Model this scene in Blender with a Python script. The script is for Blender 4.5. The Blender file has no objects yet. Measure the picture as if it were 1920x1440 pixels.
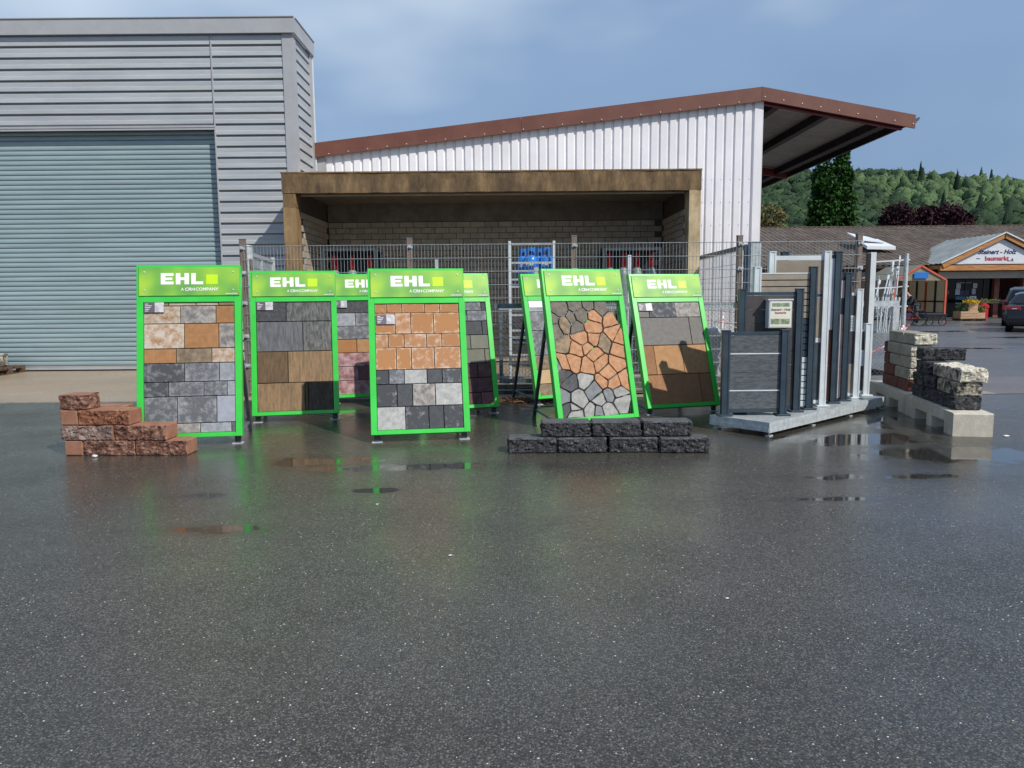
import bpy, bmesh, math, random
import numpy as np
from mathutils import Vector, Matrix, noise, Euler
random.seed(7); np.random.seed(7)
R = math.radians; PI = math.pi
C = bpy.context.scene.collection
SC = bpy.context.scene

# ---------------------------------------------------------------- camera
FOC = 1400.; CAMH = 1.5; PITCH = R(6.7); ROLL = R(.5)
cd = bpy.data.cameras.new('camera'); cam = bpy.data.objects.new('camera', cd); C.objects.link(cam)
cd.sensor_width = 36; cd.lens = 36 * FOC / 1920; cd.clip_end = 6000; cd.clip_start = .05
cam.matrix_world = Matrix.Translation((0, 0, CAMH)) @ Matrix.Rotation(PI/2 - PITCH, 4, 'X') @ Matrix.Rotation(-ROLL, 4, 'Z')
SC.camera = cam

def ray(px, py):                      # survey helper: photo pixel -> direction
    a = (px-960)/FOC; b = (720-py)/FOC; c, s = math.cos(ROLL), math.sin(ROLL)
    u = a*c+b*s; v = -a*s+b*c; cp, sp = math.cos(PITCH), math.sin(PITCH)
    return u, cp+v*sp, -sp+v*cp
def P(px, py, Y):
    x, y, z = ray(px, py); t = Y/y; return Vector((x*t, Y, CAMH+z*t))
def G(px, py, z=0):
    x, y, zz = ray(px, py); t = (z-CAMH)/zz; return Vector((x*t, y*t, z))

# ---------------------------------------------------------------- world, sun, exposure
SUN = Vector((.80, -.78, 1.06)).normalized()          # direction towards the sun
w = bpy.data.worlds.new('World'); SC.world = w; w.use_nodes = True
nt = w.node_tree; nt.nodes.clear(); N = nt.nodes.new; L = nt.links.new
wo = N('ShaderNodeOutputWorld'); bg = N('ShaderNodeBackground'); bg.inputs[1].default_value = .1
sky = N('ShaderNodeTexSky'); sky.sky_type = 'NISHITA'; sky.sun_disc = False
sky.sun_elevation = math.asin(SUN.z); sky.sun_rotation = math.atan2(SUN.x, SUN.y); sky.air_density = 1.2; sky.dust_density = 1.0
tc = N('ShaderNodeTexCoord'); mp = N('ShaderNodeMapping'); mp.inputs['Scale'].default_value = (1, 1, 2.2)
mp.inputs['Location'].default_value = (-1.406, .512, 2.6245)
L(tc.outputs['Generated'], mp.inputs[0])
n1 = N('ShaderNodeTexNoise'); n1.inputs['Scale'].default_value = 1.25; n1.inputs['Detail'].default_value = 4; n1.inputs['Roughness'].default_value = .5
L(mp.outputs[0], n1.inputs[0])
cr = N('ShaderNodeValToRGB'); e = cr.color_ramp.elements
e[0].position = .36; e[0].color = (2.1, 3.35, 5.5, 1); e[1].position = .73; e[1].color = (6.8, 8.0, 9.4, 1)
m_ = e = cr.color_ramp.elements.new(.57); m_.color = (2.8, 4.15, 6.4, 1)
L(n1.outputs[0], cr.inputs[0])
mx = N('ShaderNodeMix'); mx.data_type = 'RGBA'; mx.inputs[0].default_value = .82
L(sky.outputs[0], mx.inputs[6]); L(cr.outputs[0], mx.inputs[7]); L(mx.outputs[2], bg.inputs[0]); L(bg.outputs[0], wo.inputs[0])
sl = bpy.data.lights.new('sun', 'SUN'); sl.energy = 4.2; sl.angle = R(.6); sl.color = (1, .95, .87)
so = bpy.data.objects.new('sun', sl); C.objects.link(so); so.rotation_euler = SUN.to_track_quat('Z', 'Y').to_euler()
vs = SC.view_settings; vs.view_transform = 'Standard'; vs.look = 'None'; vs.exposure = 0; vs.gamma = 1; vs.use_curve_mapping = False

# ---------------------------------------------------------------- materials
def lin(h, k=1.0):
    if not isinstance(h, str): return tuple(h)
    c = [int(h[i:i+2], 16)/255 for i in (0, 2, 4)]
    return tuple(k*(x/12.92 if x <= .04045 else ((x+.055)/1.055)**2.4) for x in c)
MC = {}
def mat(name, c1, c2=None, sc=6, rng=(.4, .62), rough=.6, metal=0, bump=0, bsc=80, vary=0, stretch=None, spec=.5, coat=0, c3=None, rvar=0, edge=0, trans=0):
    key = (name, str(c1), str(c2))
    if key in MC: return MC[key]
    m = bpy.data.materials.new(name); MC[key] = m; m.use_nodes = True
    t = m.node_tree; N = t.nodes.new; L = t.links.new; b = t.nodes['Principled BSDF']
    c1 = lin(c1); c2 = lin(c2) if c2 else c1
    tc = N('ShaderNodeTexCoord'); oi = N('ShaderNodeObjectInfo')
    mu = N('ShaderNodeMath'); mu.operation = 'MULTIPLY'; mu.inputs[1].default_value = 53.7; L(oi.outputs['Random'], mu.inputs[0])
    ad = N('ShaderNodeVectorMath'); ad.operation = 'ADD'; L(tc.outputs['Object'], ad.inputs[0]); L(mu.outputs[0], ad.inputs[1])
    mp = N('ShaderNodeMapping'); L(ad.outputs[0], mp.inputs[0])
    if stretch: mp.inputs['Scale'].default_value = stretch
    n = N('ShaderNodeTexNoise'); n.inputs['Scale'].default_value = sc; n.inputs['Detail'].default_value = 8; n.inputs['Roughness'].default_value = .7
    L(mp.outputs[0], n.inputs[0]); fac = n.outputs[0]
    if edge:
        sp = N('ShaderNodeSeparateXYZ'); L(tc.outputs['Generated'], sp.inputs[0]); outs = []
        for ax in (0, 2):
            a = N('ShaderNodeMath'); a.operation = 'SUBTRACT'; L(sp.outputs[ax], a.inputs[0]); a.inputs[1].default_value = .5
            a2 = N('ShaderNodeMath'); a2.operation = 'ABSOLUTE'; L(a.outputs[0], a2.inputs[0]); outs.append(a2)
        mxx = N('ShaderNodeMath'); mxx.operation = 'MAXIMUM'; L(outs[0].outputs[0], mxx.inputs[0]); L(outs[1].outputs[0], mxx.inputs[1])
        m2 = N('ShaderNodeMath'); m2.operation = 'MULTIPLY'; L(mxx.outputs[0], m2.inputs[0]); m2.inputs[1].default_value = 2.0
        p = N('ShaderNodeMath'); p.operation = 'POWER'; L(m2.outputs[0], p.inputs[0]); p.inputs[1].default_value = 9
        ma = N('ShaderNodeMath'); ma.operation = 'MULTIPLY_ADD'; L(p.outputs[0], ma.inputs[0]); ma.inputs[1].default_value = edge; L(fac, ma.inputs[2]); fac = ma.outputs[0]
    r = N('ShaderNodeValToRGB'); r.color_ramp.elements[0].position = rng[0]; r.color_ramp.elements[1].position = rng[1]
    r.color_ramp.elements[0].color = (*c1, 1); r.color_ramp.elements[1].color = (*c2, 1)
    if c3:
        x = r.color_ramp.elements.new((rng[0]+rng[1])/2); x.color = (*lin(c3), 1)
    L(fac, r.inputs[0]); col = r.outputs[0]
    # fine grain
    n2 = N('ShaderNodeTexNoise'); n2.inputs['Scale'].default_value = bsc; n2.inputs['Detail'].default_value = 4; L(mp.outputs[0], n2.inputs[0])
    hs = N('ShaderNodeHueSaturation'); L(col, hs.inputs['Color'])
    v = N('ShaderNodeMath'); v.operation = 'MULTIPLY_ADD'; L(oi.outputs['Random'], v.inputs[0]); v.inputs[1].default_value = vary; v.inputs[2].default_value = 1-vary/2-.06
    v2 = N('ShaderNodeMath'); v2.operation = 'MULTIPLY_ADD'; L(n2.outputs[0], v2.inputs[0]); v2.inputs[1].default_value = .12 if bump == 0 else .3; L(v.outputs[0], v2.inputs[2])
    if bump:
        v2b = N('ShaderNodeMath'); v2b.operation = 'SUBTRACT'; L(v2.outputs[0], v2b.inputs[0]); v2b.inputs[1].default_value = .09; v2 = v2b
    L(v2.outputs[0], hs.inputs['Value']); L(hs.outputs[0], b.inputs['Base Color'])
    b.inputs['Roughness'].default_value = rough; b.inputs['Metallic'].default_value = metal; b.inputs['Specular IOR Level'].default_value = spec
    if coat: b.inputs['Coat Weight'].default_value = coat; b.inputs['Coat Roughness'].default_value = .08
    if trans: b.inputs['Transmission Weight'].default_value = trans
    if rvar:
        rr = N('ShaderNodeMath'); rr.operation = 'MULTIPLY_ADD'; L(n.outputs[0], rr.inputs[0]); rr.inputs[1].default_value = rvar; rr.inputs[2].default_value = rough-rvar/2; L(rr.outputs[0], b.inputs['Roughness'])
    if bump:
        bp = N('ShaderNodeBump'); bp.inputs['Strength'].default_value = bump; bp.inputs['Distance'].default_value = .01; L(n2.outputs[0], bp.inputs['Height']); L(bp.outputs[0], b.inputs['Normal'])
    return m

GREEN = mat('green_powder_coat', '38c244', '40cd4c', sc=3, rough=.34, coat=.15)
GALV = mat('galvanised_steel', 'a0a8ab', 'c8cecf', sc=14, rng=(.35, .65), rough=.42, metal=.15, rvar=.2)
GALVD = mat('dull_galvanised_steel', '6a747b', '8c969b', sc=10, rough=.5, metal=.5)
DARKSTEEL = mat('dark_steel', '3d4347', '4d5357', rough=.5, metal=.4)
WIRE = mat('fence_wire', '9aa3a5', 'b9bfc0', rough=.45, metal=.4)
CLAD = mat('grey_cladding', 'a9acaf', 'b8bbbc', sc=.9, rough=.36, metal=.1, vary=.09, rvar=.1, stretch=(.6, 1, 4))
CLADTRIM = mat('grey_trim', 'a2a3a5', 'acadaf', sc=1.2, rough=.42, metal=.05)
SHUT = mat('shutter_slat_paint', '8b9da1', '97aaae', sc=1.2, rough=.34, metal=.1, vary=.07, stretch=(.4, 1, 3))
WHITECLAD = mat('white_cladding', 'e2e0e3', 'eeecee', sc=.8, rough=.4, vary=.04, c3='e8e6e9')
BROWNTRIM = mat('brown_fascia_paint', '6a4034', '744a3c', sc=2, rough=.45)
REDBEAM = mat('red_beam_paint', '6d2124', '7c2c2c', sc=4, rough=.5)
DARKPURL = mat('dark_purlin', '2a2526', '383030', sc=4, rough=.6)
RIBROOF = mat('ribbed_underside', 'a39e99', 'b0aca7', sc=2, rough=.5)
OCHRE = mat('stained_ochre_concrete', '443627', '8d7352', sc=5, rng=(.3, .68), rough=.85, bump=.4, bsc=50, stretch=(1, 1, .3), c3='69543a')
OCHRED = mat('dark_stained_concrete', '4e4233', '8a6b43', sc=4, rng=(.35, .6), rough=.85, bump=.5, bsc=60, stretch=(1, 1, .5))
PALECONC = mat('pale_concrete', 'b3ac9c', 'ddd8ca', sc=4, rng=(.3, .7), rough=.8, bump=.25, bsc=70, c3='bfb8a8')
GARINNER = mat('inner_concrete', '6f685e', '857c70', sc=3, rough=.9)
SANDLIME = mat('sand_lime_brick', '9f9484', 'b3a896', sc=5, rough=.9, bump=.2, vary=.16)
MORTAR = mat('mortar', '4c463e', '5c554b', rough=.95)
PLINTH = mat('mossy_plinth', '4a4b40', '77756a', sc=6, rough=.9, bump=.4)
ANTH = mat('anthracite_paint', '2f3d47', '394853', sc=5, rough=.42, metal=.15)
ANTHB = mat('anthracite_board', '3a4148', '474e55', sc=9, rough=.5)
WHITEP = mat('white_aluminium', 'c6cdd0', 'd4dadc', sc=5, rough=.42)
WPC = mat('grey_wpc_board', '44494e', '5c6165', sc=26, rng=(.42, .58), rough=.6, stretch=(.5, 1, 2), bump=.1)
TAUPED = mat('dark_taupe_board', '403d3d', '4a4646', sc=8, rough=.5, vary=.06)
BEIGE = mat('beige_board', '8f8576', '9a9081', sc=8, rough=.55, vary=.06)
BEIGE2 = mat('warm_beige_board', '877c6d', '918676', sc=8, rough=.5)
LAV = mat('pale_panel', 'b9bccb', 'c4c7d4', rough=.45)
REDWOOD = mat('dark_red_wood', '46201a', '5e2d22', sc=10, rough=.4, stretch=(6, 1, .5))
PINKB = mat('pale_pink_board', 'c5adab', 'd2bbb8', sc=6, rough=.5)
BLACK = mat('black_rubber', '101112', '16181a', rough=.6)
BLKPL = mat('black_plastic', '17181a', '1d1f22', rough=.45)
WOODG = mat('weathered_brown_post', '6a5c54', '85766c', sc=8, rough=.75, stretch=(6, 6, .4))
PALLET = mat('old_pallet_wood', '3c2c22', '6d5746', sc=8, rough=.85)
PINE = mat('pine_wood', 'a98868', 'c8a684', sc=6, rough=.7, stretch=(.5, 1, 4), vary=.1)
LOGW = mat('orange_log_wood', '9a6233', 'c08a55', sc=5, rough=.65, stretch=(.4, 1, 4))
BLUEGAS = mat('blue_cylinder_paint', '1b6fc0', '2380d2', sc=6, rough=.35, coat=.3)
GREYGAS = mat('grey_cylinder_paint', '6f7d78', '83908b', sc=6, rough=.45)
REDCAP = mat('red_cap', 'b0141c', 'c01a22', rough=.4)
WHITEINK = mat('white_print', 'f2f2f0', rough=.5)
LIMEINK = mat('lime_print', 'c2ea1c', rough=.45)
ORANGEP = mat('orange_red_paint', 'c4553c', 'd0634a', sc=4, rough=.45)
NAVY = mat('navy_paint', '1d2a44', '273552', rough=.45)
GLASSD = mat('dark_shop_glass', '07080a', '0c0e10', sc=.7, rough=.12, spec=.2)
STONEW = mat('white_gravel_bit', 'd8d6d0', rough=.7)

# ---------------------------------------------------------------- mesh helpers
class MB:
    def __init__(s): s.v = []; s.f = []; s.mi = []; s.cur = 0
    def add(s, vs, fs):
        n = len(s.v); s.v += [tuple(v) for v in vs]; s.f += [tuple(n+i for i in f) for f in fs]; s.mi += [s.cur]*len(fs); return s
    def box(s, x0, x1, y0, y1, z0, z1):
        return s.add([(x0, y0, z0), (x1, y0, z0), (x1, y1, z0), (x0, y1, z0), (x0, y0, z1), (x1, y0, z1), (x1, y1, z1), (x0, y1, z1)],
                     [(0, 3, 2, 1), (4, 5, 6, 7), (0, 1, 5, 4), (1, 2, 6, 5), (2, 3, 7, 6), (3, 0, 4, 7)])
    def cbox(s, x0, x1, y0, y1, z0, z1, c=.004):      # front (-y) edges chamfered
        a = [(x0, y1, z0), (x1, y1, z0), (x1, y1, z1), (x0, y1, z1)]
        b = [(x0, y0+c, z0), (x1, y0+c, z0), (x1, y0+c, z1), (x0, y0+c, z1)]
        d = [(x0+c, y0, z0+c), (x1-c, y0, z0+c), (x1-c, y0, z1-c), (x0+c, y0, z1-c)]
        fs = [(0, 3, 2, 1), (8, 9, 10, 11)]
        for i in range(4):
            j = (i+1) % 4; fs += [(i, j, 4+j, 4+i), (4+i, 4+j, 8+j, 8+i)]
        return s.add(a+b+d, fs)
    def tube(s, p0, p1, r, n=6, r2=None, cap=True, rot=0):
        p0 = Vector(p0); p1 = Vector(p1); d = (p1-p0); r2 = r if r2 is None else r2
        q = d.to_track_quat('Z', 'Y'); vs = []
        for p, rr in ((p0, r), (p1, r2)):
            for i in range(n):
                a = 2*PI*i/n+rot; vs.append(p+q @ Vector((math.cos(a)*rr, math.sin(a)*rr, 0)))
        fs = [(i, (i+1) % n, n+(i+1) % n, n+i) for i in range(n)]
        if cap: fs += [tuple(range(n-1, -1, -1)), tuple(range(n, 2*n))]
        return s.add(vs, fs)
    def bar(s, p0, p1, w, h=None, up=(0, 0, 1)):       # rectangular bar
        p0 = Vector(p0); p1 = Vector(p1); h = w if h is None else h; d = (p1-p0).normalized(); up = Vector(up)
        if abs(d.dot(up)) > .98: up = Vector((0, 1, 0))
        sd = d.cross(up).normalized(); u = sd.cross(d).normalized(); vs = []
        for p in (p0, p1):
            for a, b in ((-1, -1), (1, -1), (1, 1), (-1, 1)): vs.append(p+sd*(a*w/2)+u*(b*h/2))
        return s.add(vs, [(0, 3, 2, 1), (4, 5, 6, 7), (0, 1, 5, 4), (1, 2, 6, 5), (2, 3, 7, 6), (3, 0, 4, 7)])
    def prism(s, pts, off):                            # polygon (list of 3d) extruded by off
        n = len(pts); o = Vector(off); vs = [Vector(p) for p in pts]+[Vector(p)+o for p in pts]
        return s.add(vs, [tuple(range(n-1, -1, -1)), tuple(range(n, 2*n))]+[(i, (i+1) % n, n+(i+1) % n, n+i) for i in range(n)])
    def lathe(s, prof, c=(0, 0, 0), n=16):
        vs = []; fs = []
        for r, z in prof:
            for i in range(n):
                a = 2*PI*i/n; vs.append((c[0]+r*math.cos(a), c[1]+r*math.sin(a), c[2]+z))
        for k in range(len(prof)-1):
            for i in range(n): fs.append((k*n+i, k*n+(i+1) % n, (k+1)*n+(i+1) % n, (k+1)*n+i))
        fs += [tuple(range(n-1, -1, -1)), tuple(range((len(prof)-1)*n, len(prof)*n))]
        return s.add(vs, fs)
    def torus(s, c, rad, r, ax='X', n=20, k=6):
        vs = []; fs = []
        for i in range(n):
            a = 2*PI*i/n
            for j in range(k):
                b = 2*PI*j/k; q = rad+r*math.cos(b); h = r*math.sin(b)
                p = (h, q*math.cos(a), q*math.sin(a)) if ax == 'X' else (q*math.cos(a), h, q*math.sin(a))
                vs.append((c[0]+p[0], c[1]+p[1], c[2]+p[2]))
        for i in range(n):
            for j in range(k): fs.append((i*k+j, i*k+(j+1) % k, ((i+1) % n)*k+(j+1) % k, ((i+1) % n)*k+j))
        return s.add(vs, fs)
    def mesh(s, name, mats, smooth=False):
        me = bpy.data.meshes.new(name); me.from_pydata(s.v, [], s.f)
        for m in (mats if isinstance(mats, (list, tuple)) else [mats]): me.materials.append(m)
        if any(s.mi): me.polygons.foreach_set('material_index', s.mi)
        bm = bmesh.new(); bm.from_mesh(me); bmesh.ops.recalc_face_normals(bm, faces=bm.faces); bm.to_mesh(me); bm.free()
        if smooth: me.polygons.foreach_set('use_smooth', [True]*len(me.polygons)); 
        me.update(); return me
    def part(s, name, mats, parent=None, smooth=False, mtx=None, kind=None, label=None):
        return link(name, s.mesh(name, mats, smooth), parent, mtx, kind, label)
def link(name, me, parent=None, mtx=None, kind=None, label=None):
    o = bpy.data.objects.new(name, me); C.objects.link(o)
    if parent: o.parent = parent
    if mtx is not None: o.matrix_local = mtx
    if kind: o['kind'] = kind
    if label: o['label'] = label
    return o
def tag(o, label, cat, group=None):
    o['label'] = label; o['category'] = cat
    if group: o['group'] = group
    return o
def thing(name, label, cat, loc=(0, 0, 0), rz=0, group=None):
    o = bpy.data.objects.new(name, None); C.objects.link(o); o.location = loc; o.rotation_euler = (0, 0, rz); o.empty_display_size = .2
    return tag(o, label, cat, group)
def copy_tree(o, parent=None):
    c = o.copy(); C.objects.link(c); c.parent = parent
    for ch in list(o.children): copy_tree(ch, c)
    return c
def T(x, y, z): return Matrix.Translation((x, y, z))
def text_mesh(s, size, m, bold=0, shear=0, space=1, xs=1, depth=.0008, align='LEFT'):
    cu = bpy.data.curves.new('lettering', 'FONT'); cu.body = s; cu.size = size; cu.offset = bold; cu.shear = shear; cu.space_character = space
    cu.extrude = depth; cu.align_x = align; cu.resolution_u = 3
    ob = bpy.data.objects.new('lettering', cu); C.objects.link(ob); dg = bpy.context.evaluated_depsgraph_get()
    me = bpy.data.meshes.new_from_object(ob.evaluated_get(dg)); bpy.data.objects.remove(ob); bpy.data.curves.remove(cu)
    me.transform(Matrix.Rotation(PI/2, 4, 'X') @ Matrix.Diagonal((xs, 1, 1, 1))); me.materials.clear(); me.materials.append(m); return me
def rock(w, d, h, rough=('f',), amp=.014, nx=22, ny=8, nz=8, seed=0, ch=.012):
    """block 0..w, 0..d, 0..h with split (rough) faces: f front(-y) b back l left r right t top"""
    mb = MB(); idx = {}; vs = []
    def key(i, j, k):
        if (i, j, k) in idx: return idx[i, j, k]
        x, y, z = w*i/nx, d*j/ny, h*k/nz; p = Vector((x, y, z)); q = p*14+Vector((seed*7.1, seed*3.3, seed))
        a = noise.fractal(q, .7, 2.1, 5)*amp + noise.fractal(q*.35, .7, 2, 2)*amp*1.1
        a2 = noise.fractal(q*2.2+Vector((9, 9, 9)), .7, 2, 3)*amp*.35
        for fs_, ka in ((1.5, .9), (3.4, .5)):
            qq = q*fs_; pt = noise.voronoi(qq)[1][0]; a2 += ka*amp*(noise.noise(pt*3.1)*1.4+(qq-pt).dot(noise.noise_vector(pt*7.3))*1.3)
        e = sum((i in (0, nx), j in (0, ny), k in (0, nz)))
        cx, cy, cz = p.x-w/2, p.y-d/2, p.z-h/2
        if e >= 2:   # worn edges
            s_ = ch*(.6+.8*abs(noise.noise(q*.8)))
            if i in (0, nx): p.x -= math.copysign(s_, cx)
            if j in (0, ny): p.y -= math.copysign(s_, cy)
            if k in (0, nz): p.z -= math.copysign(s_*.6, cz)
        if j == 0 and 'f' in rough: p.y -= a+a2
        if j == ny and 'b' in rough: p.y += a+a2
        if i == 0 and 'l' in rough: p.x -= a+a2
        if i == nx and 'r' in rough: p.x += a+a2
        if k == nz and 't' in rough: p.z += (a+a2)*.6
        idx[i, j, k] = len(vs); vs.append(p); return idx[i, j, k]
    fs = []
    for i in range(nx):
        for k in range(nz):
            for j, fl in ((0, 0), (ny, 1)):
                f = [key(i, j, k), key(i+1, j, k), key(i+1, j, k+1), key(i, j, k+1)]; fs.append(f[::-1] if fl else f)
    for j in range(ny):
        for k in range(nz):
            for i, fl in ((0, 1), (nx, 0)):
                f = [key(i, j, k), key(i, j+1, k), key(i, j+1, k+1), key(i, j, k+1)]; fs.append(f[::-1] if fl else f)
    for i in range(nx):
        for j in range(ny):
            for k, fl in ((0, 1), (nz, 0)):
                f = [key(i, j, k), key(i+1, j, k), key(i+1, j+1, k), key(i, j+1, k)]; fs.append(f[::-1] if fl else f)
    mb.add(vs, fs); return mb

# ================================================================ GROUND
def ground_mat(name, base, base2, wet, puddles, speck=True, rough0=.42):
    m = bpy.data.materials.new(name); m.use_nodes = True; t = m.node_tree; N = t.nodes.new; L = t.links.new; b = t.nodes['Principled BSDF']
    geo = N('ShaderNodeNewGeometry'); pos = geo.outputs['Position']
    def noi(s, d=4, r=.55, sx=None):
        n = N('ShaderNodeTexNoise'); n.inputs['Scale'].default_value = s; n.inputs['Detail'].default_value = d; n.inputs['Roughness'].default_value = r
        if sx:
            q = N('ShaderNodeMapping'); q.inputs['Scale'].default_value = sx; L(pos, q.inputs[0]); L(q.outputs[0], n.inputs[0])
        else: L(pos, n.inputs[0])
        return n.outputs[0]
    def mth(op, a, b_=None, c=None, clamp=False):
        q = N('ShaderNodeMath'); q.operation = op; q.use_clamp = clamp
        for i, x in enumerate((a, b_, c)):
            if x is None: continue
            if isinstance(x, (int, float)): q.inputs[i].default_value = x
            else: L(x, q.inputs[i])
        return q.outputs[0]
    def ramp(x, a, b_, ca=(0, 0, 0, 1), cb=(1, 1, 1, 1)):
        q = N('ShaderNodeValToRGB'); q.color_ramp.elements[0].position = a; q.color_ramp.elements[1].position = b_
        q.color_ramp.elements[0].color = ca; q.color_ramp.elements[1].color = cb; L(x, q.inputs[0]); return q.outputs[0]
    def mix(f, a, b_):
        q = N('ShaderNodeMix'); q.data_type = 'RGBA'
        if isinstance(f, (int, float)): q.inputs[0].default_value = f
        else: L(f, q.inputs[0])
        for i, x in ((6, a), (7, b_)):
            if isinstance(x, tuple): q.inputs[i].default_value = (*x[:3], 1)
            else: L(x, q.inputs[i])
        return q.outputs[2]
    large = noi(.55, 5); grain = noi(110, 3, .7); midn = noi(28, 4)
    col = mix(ramp(large, .35, .65), base, base2)
    col = mix(ramp(grain, .38, .66), tuple(x*.45 for x in base), col)
    if speck:
        va = N('ShaderNodeTexVoronoi'); va.inputs['Scale'].default_value = 200; L(pos, va.inputs['Vector'])
        sa = N('ShaderNodeSeparateColor'); L(va.outputs['Color'], sa.inputs[0])
        va2 = N('ShaderNodeTexVoronoi'); va2.inputs['Scale'].default_value = 90; L(pos, va2.inputs['Vector'])
        sb = N('ShaderNodeSeparateColor'); L(va2.outputs['Color'], sb.inputs[0])
        k = mth('MULTIPLY', mth('MULTIPLY_ADD', mth('POWER', sa.outputs[0], 2.0), 1.5, .45), mth('MULTIPLY_ADD', sb.outputs[1], .6, .7))
        k = mth('MULTIPLY', k, mth('MULTIPLY_ADD', ramp(noi(.9, 7, .65), .34, .66), .42, .76))
        sc_ = N('ShaderNodeVectorMath'); sc_.operation = 'SCALE'; L(col, sc_.inputs[0]); L(k, sc_.inputs['Scale']); col = sc_.outputs[0]
        vo = N('ShaderNodeTexVoronoi'); vo.inputs['Scale'].default_value = 95; L(pos, vo.inputs['Vector'])
        sep = N('ShaderNodeSeparateColor'); L(vo.outputs['Color'], sep.inputs[0])
        a = mth('GREATER_THAN', sep.outputs[0], .66); d = mth('LESS_THAN', vo.outputs['Distance'], .38)
        col = mix(mth('MULTIPLY', mth('MULTIPLY', a, d), .75), col, (.20, .20, .19))
        vo = N('ShaderNodeTexVoronoi'); vo.inputs['Scale'].default_value = 78; L(pos, vo.inputs['Vector'])
        sep = N('ShaderNodeSeparateColor'); L(vo.outputs['Color'], sep.inputs[0])
        a = mth('GREATER_THAN', sep.outputs[0], .93); d = mth('LESS_THAN', vo.outputs['Distance'], mth('MULTIPLY', sep.outputs[1], .32))
        col = mix(mth('MULTIPLY', a, d), col, (.75, .73, .68))
    # puddle mask
    pm = None
    sep = N('ShaderNodeSeparateXYZ'); L(pos, sep.inputs[0]); wob = noi(1.4, 5, .6); wob2 = noi(6, 3)
    for (cx, cy, rx, ry) in puddles:
        dx = mth('DIVIDE', mth('SUBTRACT', sep.outputs[0], cx), rx); dy = mth('DIVIDE', mth('SUBTRACT', sep.outputs[1], cy), ry)
        r2 = mth('ADD', mth('MULTIPLY', dx, dx), mth('MULTIPLY', dy, dy)); v = mth('SUBTRACT', 1.0, r2)
        v = mth('ADD', v, mth('MULTIPLY', mth('SUBTRACT', wob, .5), 3.0)); v = mth('ADD', v, mth('MULTIPLY', mth('SUBTRACT', wob2, .5), 1.2))
        pm = v if pm is None else mth('MAXIMUM', pm, v)
    gen = mth('MULTIPLY', mth('SUBTRACT', noi(.8, 6, .6, (1, 1.6, 1)), wet), 14)
    pm = gen if pm is None else mth('MAXIMUM', pm, gen)
    pmask = ramp(pm, .35, .75); damp = ramp(pm, -.0 , .6) if False else ramp(mth('MULTIPLY_ADD', pm, .4, .6), .05, .75)
    col = mix(mth('MULTIPLY', damp, .38 if speck else .0), col, (.02, .019, .017))
    col = mix(mth('MULTIPLY', pmask, .45), col, (.012, .012, .011))
    film = ramp(noi(.45, 6, .65), .40, .60)
    col = mix(mth('MULTIPLY', film, .22 if speck else 0.0), col, (.03, .029, .026)); r = mth('MULTIPLY_ADD', film, -.21, rough0); r = mth('MULTIPLY', r, mth('MULTIPLY_ADD', damp, -.3, 1.0)); r = mth('MULTIPLY_ADD', mth('SUBTRACT', midn, .5), .12, r)
    r = mth('MULTIPLY', r, mth('MULTIPLY_ADD', pmask, -.93, 1.0)); L(r, b.inputs['Roughness'])
    bp = N('ShaderNodeBump'); bp.inputs['Distance'].default_value = .004
    L(mth('MULTIPLY_ADD', pmask, -.34, .36), bp.inputs['Strength']); L(mth('ADD', grain, mth('MULTIPLY', midn, 1.5)), bp.inputs['Height']); L(bp.outputs[0], b.inputs['Normal'])
    L(col, b.inputs['Base Color']); b.inputs['Specular IOR Level'].default_value = .42
    # thin water film
    b.inputs['Coat Weight'].default_value = .42; b.inputs['Coat IOR'].default_value = 1.33
    L(mth('MULTIPLY', mth('MULTIPLY_ADD', film, -.16, .32), mth('MULTIPLY_ADD', pmask, -.97, 1.0)), b.inputs['Coat Roughness'])
    bp2 = N('ShaderNodeBump'); bp2.inputs['Distance'].default_value = .002; L(mth('MULTIPLY_ADD', pmask, -.145, .15), bp2.inputs['Strength']); L(midn, bp2.inputs['Height']); L(bp2.outputs[0], b.inputs['Coat Normal'])
    return m
puds = [(3.65, 7.6, 1.05, .5), (4.5, 8.5, .7, .5), (4.0, 6.8, 1.1, .5), (3.0, 6.0, .9, .16), (-2.0, 6.75, .85, .28), (-1.0, 6.5, 1.2, .2), (-2.0, 4.75, .45, .12), (-2.4, 5.6, .3, .1), (-1.1, 5.7, .3, .1), (-1.2, 9.4, 1.3, .6), (1.6, 8.6, .8, .5), (-2.6, 9.8, .8, .3), (2.4, 5.35, .4, .06)]
ASPH = ground_mat('wet_asphalt', (.086, .076, .058), (.112, .099, .078), .80, puds, rough0=.40)
MB().add([(-400, -60, 0), (800, -60, 0), (800, 900, 0), (-400, 900, 0)], [(0, 1, 2, 3)]).part('ground', ASPH, kind='structure')
APRON = ground_mat('beige_concrete_paving', (.47, .36, .245), (.58, .455, .33), .95, [], speck=False, rough0=.72)
MB().add([(-30, 10.92, .004), (7.2, 10.96, .004), (7.2, 17.2, .004), (-30, 17.2, .004)], [(0, 1, 2, 3)]).part('paving', APRON, kind='structure')
REDPAV = ground_mat('reddish_paving', (.20, .165, .15), (.27, .23, .21), .78, [], speck=False, rough0=.6)
MB().add([(7.2, 10.96, .004), (60, 11.1, .004), (60, 13.2, .004), (7.2, 13.2, .004)], [(0, 1, 2, 3)]).part('paving_strip', REDPAV, kind='structure')
MB().box(-30, -4.3, 10.86, 10.915, .0, .012).part('paving_edge', mat('edge_stone', '77736c', '8a857c', rough=.8), kind='structure')
p2 = [(14.5, 18.5, 1.6, .5), (17.5, 21, 3.0, .9), (19, 24.5, 4, .8), (12, 20, 2, .3), (16, 29, 4, .6), (13, 15, 1.5, .25)]
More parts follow.
